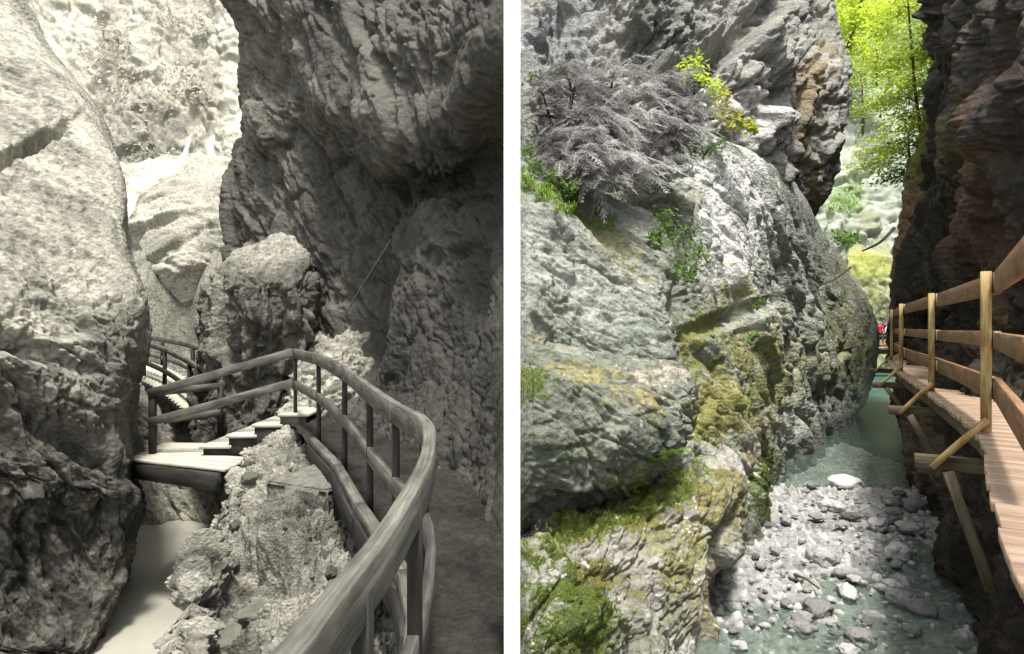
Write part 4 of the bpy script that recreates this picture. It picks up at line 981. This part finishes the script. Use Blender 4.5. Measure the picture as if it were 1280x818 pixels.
SKIN = plain_mat('skin', (0.55, 0.33, 0.24), 0.6, 0.3, 0.05)
def skin_body(name, nodes, edges, rad, mat, parent, root=0):
    me = bpy.data.meshes.new(name); po = origin(parent)
    me.from_pydata([tuple(Vector(n)-po) for n in nodes], edges, [])
    o = bpy.data.objects.new(name, me); COL.objects.link(o)
    sk = o.modifiers.new('skin', 'SKIN'); sk.use_smooth_shade = True; ss = o.modifiers.new('sub', 'SUBSURF'); ss.levels = 2; ss.render_levels = 2
    for i, r in enumerate(rad):
        v = me.skin_vertices[0].data[i]; v.radius = (r, r) if not isinstance(r, tuple) else r
        v.use_root = (i == root)
    dg = bpy.context.evaluated_depsgraph_get(); dg.update()
    me2 = bpy.data.meshes.new_from_object(o.evaluated_get(dg)); o.modifiers.clear(); o.data = me2
    me2.materials.clear(); me2.materials.append(mat)
    o.parent = parent
    return o
def garment(name, body, parent, test, mat, off_=0.018):
    me = body.data; Vv = np.array([v.co for v in me.vertices]); Nv = np.array([v.normal for v in me.vertices])
    fs = [list(p.vertices) for p in me.polygons if test(Vv[list(p.vertices)].mean(0))]
    used = sorted({i for f in fs for i in f}); mp = {i: k for k, i in enumerate(used)}
    m2 = bpy.data.meshes.new(name); m2.from_pydata([tuple(Vv[i]+Nv[i]*off_) for i in used], [], [[mp[i] for i in f] for f in fs])
    for p in m2.polygons: p.use_smooth = True
    m2.materials.append(mat); o = bpy.data.objects.new(name, m2); COL.objects.link(o); o.parent = parent; return o
def person(foot, face, label, shirt, shorts, hair, pose='stand', h=1.7):
    """face: heading angle; body stands at foot."""
    root = empty('person', foot, label, 'person', 'people on the far bridge')
    root_loc = Vector(foot); R_ = Matrix.Rotation(face, 3, 'Z'); s = h/1.75
    def W(x, y, z): return root_loc+(R_ @ Vector((x, y, z)))*s
    ar = {'hips': ((0.20, 0.02, 1.44), (0.36, 0.06, 1.17), (0.20, -0.10, 1.02)), 'stand': ((0.20, 0.0, 1.44), (0.26, 0.04, 1.14), (0.26, -0.10, 0.90)), 'rail': ((0.20, -0.02, 1.42), (0.27, -0.18, 1.18), (0.22, -0.44, 1.08))}[pose]
    N = [(0, 0, 0.95), (0, 0, 1.10), (0, 0.0, 1.28), (0, 0, 1.44), (0, 0, 1.52), (0, -0.01, 1.60), (0, -0.015, 1.68), (0, -0.01, 1.75)]
    Ra = [(0.15, 0.11), (0.135, 0.10), (0.16, 0.11), (0.12, 0.085), 0.058, (0.078, 0.092), (0.08, 0.10), 0.055]
    E = [(i, i+1) for i in range(7)]
    for sgn in (-1, 1):
        b = len(N); N += [(sgn*0.1, 0, 0.88), (sgn*0.11, -0.02, 0.50), (sgn*0.115, 0.02, 0.10), (sgn*0.12, -0.13, 0.04)]
        Ra += [0.095, 0.062, 0.042, 0.04]; E += [(0, b), (b, b+1), (b+1, b+2), (b+2, b+3)]
        b = len(N); N += [(sgn*ar[0][0], ar[0][1], ar[0][2]), (sgn*ar[1][0], ar[1][1], ar[1][2]), (sgn*ar[2][0], ar[2][1], ar[2][2]), (sgn*ar[2][0], ar[2][1]-0.07, ar[2][2]-0.05)]
        Ra += [0.062, 0.043, 0.031, 0.036]; E += [(3, b), (b, b+1), (b+1, b+2), (b+2, b+3)]
    body = skin_body('body', [W(*n) for n in N], E, [tuple(x*s for x in r) if isinstance(r, tuple) else r*s for r in Ra], SKIN, root)
    Ri = R_.inverted()
    def loc(cn): return (Ri @ Vector(cn))/s
    garment('shirt', body, root, lambda cn: 0.98 < loc(cn).z < 1.50 and not (abs(loc(cn).x) > 0.245 and loc(cn).z < 1.27) and not (loc(cn).y < -0.2), shirt)
    garment('shorts', body, root, lambda cn: 0.50 < loc(cn).z < 1.0 and abs(loc(cn).x) < 0.215, shorts, 0.016)
    garment('hair', body, root, lambda cn: loc(cn).z > 1.70 or (loc(cn).z > 1.59 and loc(cn).y > 0.02), hair, 0.016)
    return root
HB = plain_mat('brown_hair', (0.05, 0.03, 0.018), 0.8); HL = plain_mat('fair_hair', (0.3, 0.21, 0.11), 0.8)
def cloth(nm, c): return plain_mat(nm, c, 0.85, 0.15, 0.08)
zf = P(0, 433.5, 46).z+0.03
def foot(px, D): return (P(px, 400, D).x, D, zf)
person(foot(1099, 45.9), math.radians(175), 'person in a red shirt with bare arms, hands on hips, seen from behind', cloth('red_cloth', (0.42, 0.035, 0.05)), cloth('black_cloth', (0.015, 0.015, 0.02)), HL, 'hips', 1.72)
person(foot(1107, 46.5), math.radians(20), 'person in a dark purple top standing behind the one in red', cloth('purple_cloth', (0.05, 0.03, 0.06)), cloth('navy_cloth', (0.03, 0.035, 0.06)), HB, 'stand', 1.80)
person(foot(1112.5, 46.2), math.radians(-40), 'person in a white shirt leaning on the bridge rail', cloth('white_cloth', (0.7, 0.68, 0.7)), cloth('grey_cloth', (0.12, 0.12, 0.13)), HB, 'rail', 1.68)
person(foot(1118, 46.6), math.radians(30), 'person in a pale grey top next to the wooden post', cloth('pale_grey_cloth', (0.42, 0.41, 0.42)), cloth('brown_cloth', (0.12, 0.07, 0.05)), HB, 'stand', 1.74)

# ================================================================== vegetation
def leaf_cloud(centres, normals, size, jit=0.35, asp=0.55, seed=0, droop=0.2):
    """pointed leaf faces: (verts, quads, grain) for one mesh."""
    r = np.random.default_rng(seed); n = len(centres); C_ = np.asarray(centres, np.float32)
    N_ = np.asarray(normals, np.float32)+r.normal(0, jit, (n, 3)); N_ /= np.linalg.norm(N_, axis=1, keepdims=True)
    a = r.normal(0, 1, (n, 3)); a[:, 2] -= droop; a -= N_*np.sum(a*N_, 1, keepdims=True); a /= np.linalg.norm(a, axis=1, keepdims=True)+1e-9
    b = np.cross(N_, a); s = size*r.uniform(0.6, 1.3, (n, 1))
    V = np.stack([C_-a*s*0.5, C_+b*s*asp*0.5-a*s*0.05+N_*s*0.06, C_+a*s*0.6-N_*s*0.06, C_-b*s*asp*0.5-a*s*0.05+N_*s*0.06], 1).reshape(-1, 3)
    q = np.arange(4*n).reshape(n, 4); g = np.repeat(np.stack([r.random(n), r.random(n), r.random(n)], 1), 4, 0)
    return V, q, g
def build_leaves(name, parts, mat, parent=None, loc=None):
    Vs, Qs, Gs, k = [], [], [], 0
    for V, q, g in parts: Vs.append(V); Qs.append(q+k); Gs.append(g); k += len(V)
    return link_mesh(name, np.concatenate(Vs), np.concatenate(Qs), mat, parent, loc, attrs={'grain': np.concatenate(Gs)})
M_LIME = leaf_mat('sunlit_beech_leaves', (0.24, 0.38, 0.03), (0.60, 0.66, 0.12), 0.55, (0.62, 0.75, 0.08))
M_GREEN = leaf_mat('green_leaves', (0.045, 0.10, 0.018), (0.12, 0.20, 0.035), 0.4, (0.16, 0.28, 0.04))
M_PALEG = leaf_mat('hazy_green_leaves', (0.20, 0.29, 0.11), (0.40, 0.48, 0.22), 0.45, (0.42, 0.55, 0.24))
M_YEL = leaf_mat('yellow_green_leaves', (0.22, 0.26, 0.03), (0.42, 0.40, 0.05), 0.45, (0.5, 0.5, 0.06))
M_SEPL = leaf_mat('sepia_leaves', sep(0.22), sep(0.6), 0.35, sep(0.5))
M_TWIG = plain_mat('dead_grey_twigs', (0.24, 0.232, 0.222), 0.9, 0.15, 0.6, 2.2)
M_TWIGL = plain_mat('bleached_twigs', (0.36, 0.35, 0.335), 0.9, 0.15, 0.5, 2.5)
M_TWIGD = plain_mat('dark_twigs', (0.06, 0.05, 0.045), 0.9, 0.15, 0.3, 5)

def tree(name, label, foot, top, crowns, leaf, mat, per, trunk_r, bark=M_BARK, group=None, seed=1, flat=0.35, spray=0.55):
    """crowns: (centre, radii, sprays). Every spray is a flattish twig of leaves reached by a limb."""
    r = np.random.default_rng(seed); foot = Vector(foot); top = Vector(top)
    t = empty(name, foot, label, 'tree', group)
    bend = Vector((r.uniform(-.3, .3), r.uniform(-.3, .3), 0))*(top-foot).length*0.1
    tr = smooth_path([foot, foot.lerp(top, 0.35)+bend, foot.lerp(top, 0.7)+bend*0.6, top], 6)
    mb = MB().tube(tr, trunk_r, trunk_r*0.25, 8)
    parts = []
    for ce, ra, ns in crowns:
        ce = Vector(ce); j = min(range(len(tr)), key=lambda i: (tr[i]-ce).length+abs(tr[i].z-ce.z+1)*0.5)
        mb.tube(smooth_path([tr[j], tr[j].lerp(ce, 0.5)+Vector((0, 0, 0.25)), ce], 4), trunk_r*0.38, trunk_r*0.12, 5)
        for k in range(ns):
            d = r.normal(0, 1, 3); d /= np.linalg.norm(d); rad = r.uniform(0.35, 1.0)
            sc = Vector((ce.x+d[0]*ra[0]*rad, ce.y+d[1]*ra[1]*rad, ce.z+d[2]*ra[2]*rad))
            if k % 3 == 0: mb.tube([ce, ce.lerp(sc, 0.6)+Vector((0, 0, 0.1)), sc], trunk_r*0.10, trunk_r*0.03, 4)
            out = np.array([d[0]*0.35, d[1]*0.35, 1.0]); m = int(per*r.uniform(0.5, 1.4))
            L = r.normal(0, 1, (m, 3))*np.array([spray, spray, spray*flat*0.3])
            L[:, 2] -= 0.12*np.hypot(L[:, 0], L[:, 1])
            parts.append(leaf_cloud(L+np.array(tuple(sc)), np.tile(out, (m, 1)), leaf, 0.35, 0.6, int(r.integers(1e9))))
    mb.build('trunk', bark, t, smooth=True)
    build_leaves('crown', parts, mat, t)
    return t
def ell(px, py, D, rx, ry, n, rd=1.0):
    return (P(px, py, D), (rx/F*D, rd, ry/F*D), n)
# bright tree in the gap, rooted on the mossy rib
tree('beech_tree', 'bright lime green broadleaf tree filling the gap beside the dark wall', P(1168, 250, 24.0), P(1132, -40, 25.5),
     [ell(1122, 20, 26, 32, 32, 32), ell(1155, 60, 25, 24, 30, 28), ell(1114, 75, 26, 28, 24, 27), ell(1142, 110, 25, 30, 24, 31), ell(1105, 130, 26, 24, 16, 18), ell(1150, 150, 24.5, 18, 20, 22), ell(1110, 180, 25.5, 26, 16, 28), ell(1092, 205, 26, 14, 10, 12), ell(1150, -20, 25, 40, 26, 30)],
     0.14, M_LIME, 44, 0.08, seed=11)
tree('green_tree', 'darker green leafy tree low in the gap below the lime green one', P(1150, 262, 23.5), P(1135, 170, 25.0),
     [ell(1150, 140, 26.5, 20, 16, 22), ell(1135, 215, 24.5, 24, 14, 22), ell(1160, 185, 24, 12, 20, 16)], 0.16, M_GREEN, 32, 0.09, seed=12)
# hillside wood far behind
M_HILL = plain_mat('wooded_hillside', (0.10, 0.14, 0.05), 0.95, 0.1, 0.4, 0.25)
rock('hill', [[(px, y, D) for px in (860, 960, 1040, 1110, 1190, 1290)] for y, D in ((-120, 140), (20, 122), (100, 108), (180, 96), (260, 88), (330, 84))], M_HILL, lambda c: 2.0*fbm(c.P/9, 4, 821), lambda c: lime(c, (0.08, 0.12, 0.04), (0.13, 0.18, 0.06), (0.22, 0.28, 0.1), 8, 825), step=4, kind='structure')
ft = [(1062, 150, 76, -60, 'tall thin tree on the left of the far wood', 5), (1080, 165, 80, -70, 'slender tree with a hazy crown in the middle of the far wood', 6), (1096, 170, 82, -50, 'pale tree at the back of the far wood', 7), (1054, 175, 74, 10, 'small hazy tree at the left edge of the gap', 8), (1075, 200, 73, 80, 'young pale green tree low in the far wood', 9)]
for px, py, D, tp, lab, sd in ft:
    tree('woodland_tree', lab, P(px, py, D), P(px+random.uniform(-4, 4), tp, D),
         [ell(px+random.uniform(-16, 16), lerp(py, tp, f), D, 17, 12, 16, 2.5) for f in (0.45, 0.6, 0.72, 0.84, 0.95)], 0.34, (M_PALEG, M_GREEN, M_PALEG, M_LIME, M_PALEG)[sd-5], 26, 0.2, group='trees of the far wood', seed=sd, spray=1.1)
tree('overhanging_tree', 'yellow green tree leaning in from the top left corner of the gap', P(1060, 60, 30), P(1085, -30, 29), [ell(1070, -5, 29, 24, 16, 22), ell(1092, 14, 28.5, 22, 12, 16), ell(1065, 30, 29, 12, 12, 10)], 0.18, M_LIME, 36, 0.1, seed=21)

def shrub(name, label, cat, spots, leaf, mat, per, seed, stem=None, spray=0.12, up=0.6, group=None, twigmat=M_TWIGD):
    """spots: (px, py, D, r px) leaf clumps; stem: point where the twigs start."""
    r = np.random.default_rng(seed); f0 = Vector(stem)
    t = empty(name, f0, label, cat, group); mb = MB(); parts = []
    for px, py, D, rp_ in spots:
        c = P(px, py, D); rad = rp_/F*D
        mb.tube(smooth_path([f0, f0.lerp(c, 0.5)+Vector((0, -0.05, 0.08)), c], 4), 0.014, 0.005, 4)
        m = per; L = r.normal(0, 0.5, (m, 3))*rad
        parts.append(leaf_cloud(L+np.array(tuple(c)), np.tile([0, -0.4, up], (m, 1)), leaf, 0.5, 0.5, int(r.integers(1e9))))
    mb.build('stems', twigmat, t); build_leaves('leaves', parts, mat, t); return t
shrub('yellow_shrub', 'yellow green leafy sprig growing out of the pale upper cliff', 'shrub', [(900, 140, 12.6, 14), (915, 152, 12.5, 14), (930, 156, 12.4, 10), (905, 120, 12.8, 10), (942, 162, 12.4, 6)], 0.13, M_YEL, 50, 31, P(885, 150, 13.2))
shrub('green_shrub', 'fresh green leafy bush trailing above the yellow green sprig', 'shrub', [(858, 88, 13.2, 16), (880, 96, 13.1, 12), (895, 108, 13.0, 10), (872, 78, 13.3, 12)], 0.12, M_LIME, 55, 32, P(862, 102, 13.8))
shrub('ledge_bush', 'loose green leafy bush hanging over the shaded crack below the pale rock', 'bush', [(840, 300, 9.3, 22), (865, 296, 9.3, 20), (848, 325, 8.9, 20), (875, 318, 9.0, 16), (830, 275, 9.7, 16), (860, 342, 8.6, 14), (820, 296, 9.3, 12)], 0.085, M_GREEN, 75, 33, P(848, 285, 9.9))
shrub('ledge_bush', 'small green bush under the dead twigs on the left end of the ledge', 'bush', [(668, 212, 8.4, 14), (690, 222, 8.3, 12), (712, 235, 8.2, 12), (660, 190, 8.6, 14)], 0.07, M_GREEN, 60, 34, P(680, 225, 8.6))
shrub('ledge_bush', 'green sprigs in the grey dead bush near the left post', 'bush', [(660, 95, 10.4, 12), (690, 92, 10.5, 14), (715, 100, 10.5, 10), (675, 112, 10.3, 10)], 0.08, M_GREEN, 40, 35, P(680, 110, 10.8))
shrub('cliff_sprig', 'little green sprig at the top of the pale rounded rock', 'sprig', [(872, 190, 10.9, 10), (890, 186, 11.0, 8), (902, 178, 11.2, 7)], 0.08, M_GREEN, 40, 36, P(880, 196, 11.3))
shrub('far_bush', 'round green bush on the far cliff right of the slope', 'bush', [(1060, 300, 59, 12), (1072, 312, 59, 10), (1048, 296, 60, 10), (1068, 296, 60, 8)], 0.42, M_GREEN, 90, 37, P(1060, 318, 61))
shrub('far_bush', 'pale green bush behind the lip of the upper cliff', 'bush', [(1050, 245, 63, 12), (1062, 255, 63, 10), (1040, 262, 62, 8)], 0.42, M_PALEG, 80, 38, P(1050, 262, 65))
shrub('slope_sprig', 'small leafy sprig on the bare rock below the pale shoulder', 'sprig', [(937, 425, 9.2, 9), (944, 420, 9.3, 6)], 0.07, M_GREEN, 35, 39, P(938, 432, 9.6))
shrub('slope_sprig', 'tiny green sprig halfway down the pale shoulder', 'sprig', [(945, 382, 10.0, 6), (952, 378, 10.0, 4)], 0.06, M_GREEN, 24, 40, P(946, 388, 10.4))

# grass and ferns
RS_NAMES = ('pale_foot_rock', 'rounded_boulder', 'bedded_slab', 'right_gorge_slope', 'upper_cliff')
def fitD(px, py, D):
    d = surfD(px, py, RS_NAMES); return d-0.03 if d < 100 else D
def blades(name, label, cat, spots, mat, seed, w=0.008, kind=None, group=None):
    """spots: (px, py, D, spread px, number, length m)"""
    r = np.random.default_rng(seed); V = []; Q = []; G = []
    base = None
    fine = []
    for px, py, D, sp, n, ln in spots:
        for h in range(8):
            qx = px+r.normal(0, sp); qy = py+r.normal(0, sp*0.4); fine.append((max(qx, 656), qy, fitD(qx, qy, D), 2.5, n//8+1, ln))
    for px, py, D, sp, n, ln in fine:
        for k in range(n):
            p = P(px+r.normal(0, sp), py+r.normal(0, sp), D+r.normal(0, 0.02)); base = base or p
            a = r.uniform(0, 6.28); d = Vector((math.cos(a), math.sin(a)-0.5, 0))*0.6; L_ = ln*r.uniform(0.6, 1.3); sd = Vector((-math.sin(a), math.cos(a), 0))*w*r.uniform(0.7, 1.3)
            q0 = p; q1 = p+Vector((0, 0, L_*0.6))+d*L_*0.25; q2 = p+Vector((0, 0, L_*0.65))+d*L_*0.75; i = len(V)
            V += [tuple(q0-sd), tuple(q0+sd), tuple(q1+sd), tuple(q1-sd), tuple(q2+sd*0.2), tuple(q2-sd*0.2)]; g = (r.random(), r.random(), 0); G += [g]*6
            Q += [(i, i+1, i+2, i+3), (i+3, i+2, i+4, i+5)]
    return tag(link_mesh(name, V, Q, mat, None, loc=tuple(base), attrs={'grain': G}), label, cat, group, kind)
def fern(px, py, D, n, ln, label, seed, mat=None):
    r = np.random.default_rng(seed); c = P(px, py, fitD(px, py, D)-0.04); V = []; Q = []; G = []
    for k in range(n):
        a = r.uniform(-2.9, -0.25); L_ = ln*r.uniform(0.6, 1.2); d = Vector((math.cos(a), math.sin(a)*0.7, 0)); g = (r.random(), 0, 0)
        pts = [c+d*L_*u+Vector((0, 0, L_*(1.5*u-1.15*u*u))) for u in np.linspace(0, 1, 13)]
        side = Vector((-d.y, d.x, 0))
        for j in range(1, 12):
            w = ln*0.26*math.sin(math.pi*(0.12+0.88*j/12))**0.8*(1-j/13)
            for s_ in (-1, 1):
                i = len(V); t = (pts[j+1]-pts[j])
                V += [tuple(pts[j]), tuple(pts[j]+t*0.6+side*s_*w*0.5+Vector((0, 0, .006))), tuple(pts[j]+t*0.9+side*s_*w+Vector((0, 0, -0.15*w))), tuple(pts[j]+t*0.15+side*s_*w*0.55)]
                Q.append((i, i+1, i+2, i+3)); G += [g]*4
    return tag(link_mesh('fern', V, Q, mat or M_GREEN, None, loc=tuple(c), attrs={'grain': G}), label, 'fern')
M_GRASS = leaf_mat('ledge_grass', (0.11, 0.20, 0.03), (0.24, 0.34, 0.06), 0.3, (0.22, 0.34, 0.05))
M_DRYG = leaf_mat('dry_grass', (0.22, 0.18, 0.09), (0.34, 0.27, 0.14), 0.3, (0.3, 0.24, 0.1))
fern(833, 577, 5.75, 20, 0.24, 'large bright green fern in the mossy crevice under the rounded boulder', 41, M_GRASS)
fern(818, 582, 5.65, 12, 0.16, 'smaller fern crowded against the left of the large fern', 42, M_GREEN)
fern(795, 610, 5.2, 10, 0.12, 'low fern on the moss left of the large fern', 43, M_GRASS)
fern(800, 640, 5.0, 8, 0.09, 'little fern on the pale rock under the mossy ledge', 44, M_GRASS)
fern(858, 512, 6.6, 8, 0.12, 'small fern on the shoulder right of the rounded boulder', 45)
blades('grass', None, None, [(680, 240, 8.45, 16, 170, 0.075), (715, 258, 8.3, 16, 180, 0.07), (745, 278, 8.45, 14, 90, 0.07), (655, 228, 8.6, 10, 80, 0.08)], M_GRASS, 46, kind='stuff')
blades('grass', None, None, [(790, 600, 5.35, 18, 90, 0.022), (840, 592, 5.9, 14, 60, 0.022), (740, 640, 4.95, 20, 80, 0.02), (690, 665, 4.75, 16, 60, 0.02)], M_GRASS, 48, w=0.004, kind='stuff')

# dead bushes on the upper ledge: fine drooping grey twigs
def dead_bush(px, py, D, limbs, label, seed, mat=M_TWIG, twigs=26, tl=0.46):
    r = np.random.default_rng(seed); f0 = P(px, py, D); t = empty('dead_bush', f0, label, 'bush', 'dead grey bushes on the ledge')
    mb = MB(); tw = MB()
    for qx, qy, qd in limbs:
        e = P(qx, qy, qd); mid = f0.lerp(e, 0.5)+Vector((r.normal(0, .1), r.normal(0, .1), 0.25))
        pth = smooth_path([f0, mid, e], 8); mb.tube(pth, 0.035, 0.010, 5)
        for k in range(twigs):
            p = pth[int(r.integers(2, len(pth)))]; d = Vector((r.normal(0, 1), r.normal(-0.6, 0.7), r.normal(-0.05, 0.25))).normalized()
            L_ = tl*r.uniform(0.8, 1.9)
            if 640+F*(p.x+d.x*L_)/(p.y+d.y*L_) < 658: continue
            q1 = p+d*L_*0.5+Vector((0, 0, 0.03)); q2 = p+d*L_+Vector((0, 0, -0.22*L_-0.04))
            sp = smooth_path([p, q1, q2], 7); tw.tube(sp, 0.008, 0.003, 3)
            sd = d.cross(Vector((r.normal(0, .25), r.normal(0, .25), 1))).normalized()
            for m in range(2, len(sp)-1):
                for sg in (-1, 1):
                    s0 = sp[m]; l2 = tl*0.62*(1.05-m/len(sp))*r.uniform(0.6, 1.2)
                    dd = (d*0.75+sd*sg*r.uniform(0.5, 0.9)+Vector((0, 0, r.normal(-.12, .15)))).normalized()
                    s2 = s0+dd*l2+Vector((0, 0, -0.30*l2)); s1 = s0.lerp(s2, 0.5)+Vector((0, 0, 0.05*l2))
                    if 640+F*s2.x/s2.y < 660: continue
                    tw.tube([s0, s1, s2], 0.0042, 0.0016, 3)
                    for z in range(6):
                        a0 = s0.lerp(s1, z/3) if z < 3 else s1.lerp(s2, (z-3)/3)
                        d3 = (dd*0.7+sd*r.choice((-1, 1))*0.7+Vector((0, 0, r.normal(-.25, .2)))).normalized(); tw.tube([a0, a0+d3*l2*0.35], 0.0028, 0.0014, 3)
    mb.build('branches', M_TWIGD, t, smooth=True); tw.build('twigs', mat, t); return t
dead_bush(700, 200, 9.6, [(675, 110, 9.6), (720, 100, 9.7), (750, 150, 9.4), (664, 145, 9.4), (700, 80, 10), (740, 185, 9.1), (664, 185, 9.0), (690, 200, 8.8)], 'dense dead grey bush at the left end of the ledge against the post', 51)
dead_bush(770, 190, 10.0, [(740, 100, 10.3), (770, 85, 10.4), (800, 110, 10.1), (815, 150, 9.8), (790, 180, 9.4), (745, 160, 9.6), (760, 215, 9.2), (730, 205, 9.2)], 'widest dead grey bush in the middle of the ledge with drooping twigs', 52, mat=M_TWIGL)
dead_bush(830, 180, 10.8, [(810, 100, 11.3), (840, 95, 11.4), (860, 130, 11.0), (850, 165, 10.6), (825, 205, 10.0), (870, 150, 10.9)], 'thinner dead grey bush on the right below the green trailing bush', 53)
dead_bush(735, 225, 9.0, [(700, 215, 8.7), (770, 235, 8.9), (745, 205, 8.8), (800, 225, 9.2)], 'low dead grey bush hanging over the front lip of the ledge', 54, mat=M_TWIGL, twigs=20)
# fallen branches in the gap
tag(MB().tube(smooth_path([P(1118, 285, 36), P(1100, 303, 36), P(1078, 314, 37)], 5), 0.10, 0.05, 6).build('fallen_branch', M_TWIGD, loc=P(1078, 314, 37)), 'dark fallen branch lying across the mouth of the gap', 'branch')
tag(MB().tube(smooth_path([P(1064, 334, 19.4), P(1042, 350, 17.4), P(1020, 358, 15.9)], 5), 0.03, 0.015, 5).build('fallen_branch', M_TWIGD, loc=P(1020, 358, 15.9)), 'thin dark branch lying on the grey slope', 'branch')

# pale bushes on the waterfall cliff of the left gorge
for i, (lab, sp) in enumerate([('sunlit pale bush high on the waterfall cliff', [(130, 40, 41, 22), (160, 60, 41, 20), (115, 70, 40.5, 18)]), ('shaggy pale bush left of the waterfall', [(150, 115, 40, 22), (185, 130, 39.5, 22), (165, 95, 40.5, 18)]),
                               ('dark tufted bush in the hollow beside the waterfall', [(180, 190, 38, 18), (205, 200, 37.5, 14), (168, 170, 38.5, 16)]), ('pale bush above the top of the waterfall', [(215, 110, 39.5, 18), (250, 120, 38.5, 14), (230, 90, 40, 16)]),
                               ('wispy pale bush near the skyline of the waterfall cliff', [(215, 20, 43, 22), (250, 30, 42.5, 18), (180, 15, 43, 18)])]):
    shrub('cliff_bush', lab, 'bush', sp, 0.30, M_SEPL, 110, 60+i, P(sp[0][0], sp[0][1]+10, sp[0][2]+1.5), group='bushes on the waterfall cliff')

# loose rubble on the terrace of the left gorge
Vm, cm = SURF['rubble_terrace']
rr = np.random.default_rng(77)
pxv = 640+F*Vm[:, 0]/Vm[:, 1]; pyv = 409-F*Vm[:, 2]/Vm[:, 1]
ok = np.where((pxv > 262) & (pxv < 480) & (pyv > 540) & (pyv < 830) & (cm.n[:, 2] > 0.35))[0]
pr_ = []
for i, tn in enumerate((0.42, 0.3, 0.5, 0.22)):
    o = make_stone('rubble_stone', (0, 8, -2), 1.0, 970+i, tn, 'loose pale stone lying on the rubble terrace below the curved path', 'loose stones on the terrace', 0.6, 0.0, sep(1.0))
    o.data.materials.clear(); o.data.materials.append(M_GRAVEL_S); pr_.append(o)
for k in range(150):
    o = pr_[k] if k < 4 else pr_[k % 4].copy()
    if k >= 4: COL.objects.link(o)
    v = Vm[int(rr.choice(ok))]; sz = min(0.12, 0.02*(1-rr.random())**-0.5)*(0.6+0.08*v[1])
    o.location = (float(v[0]), float(v[1]), float(v[2])+sz*0.2); o.scale = (sz, sz, sz); o.rotation_euler = (rr.uniform(-.4, .4), rr.uniform(-.4, .4), rr.uniform(0, 6.28))

# moss cushions rooted on the wet rocks
def moss(name, mat, seed, n, test, size, names):
    r = np.random.default_rng(seed); C_, N_ = [], []
    for nm in names:
        V_, c_ = SURF[nm]; qx = 640+F*V_[:, 0]/V_[:, 1]; qy = 409-F*V_[:, 2]/V_[:, 1]
        ok = np.where((qx > 652) & (qy > 200) & (qy < 835) & test(COLS[nm], c_) & (np.sum(c_.n*V_, 1) < 0))[0]
        if len(ok) < 50: continue
        k = r.choice(ok, int(n*len(ok)/20000)+1); C_.append(V_[k]+c_.n[k]*size*0.3); N_.append(c_.n[k])
    C_ = np.concatenate(C_); N_ = np.concatenate(N_)
    V, q, g = leaf_cloud(C_, N_, size, 0.8, 0.7, seed)
    tag(link_mesh(name, V, q, mat, None, loc=tuple(C_[0]), attrs={'grain': g}), kind='stuff')
M_MOSS = leaf_mat('green_moss', (0.05, 0.075, 0.01), (0.17, 0.22, 0.03), 0.2, (0.14, 0.2, 0.03))
M_MOSSY = leaf_mat('yellow_moss', (0.13, 0.11, 0.025), (0.34, 0.30, 0.07), 0.2, (0.3, 0.26, 0.05))
moss('moss', M_MOSS, 91, 60000, lambda k, c: (k[:, 1] > k[:, 0]*1.12) & (k[:, 2] < 0.5*k[:, 1]), 0.0105, RS_NAMES[:4])
moss('dry_moss', M_MOSSY, 92, 30000, lambda k, c: (k[:, 1] <= k[:, 0]*1.12) & (k[:, 2] < 0.42*k[:, 1]), 0.0105, RS_NAMES[:4])
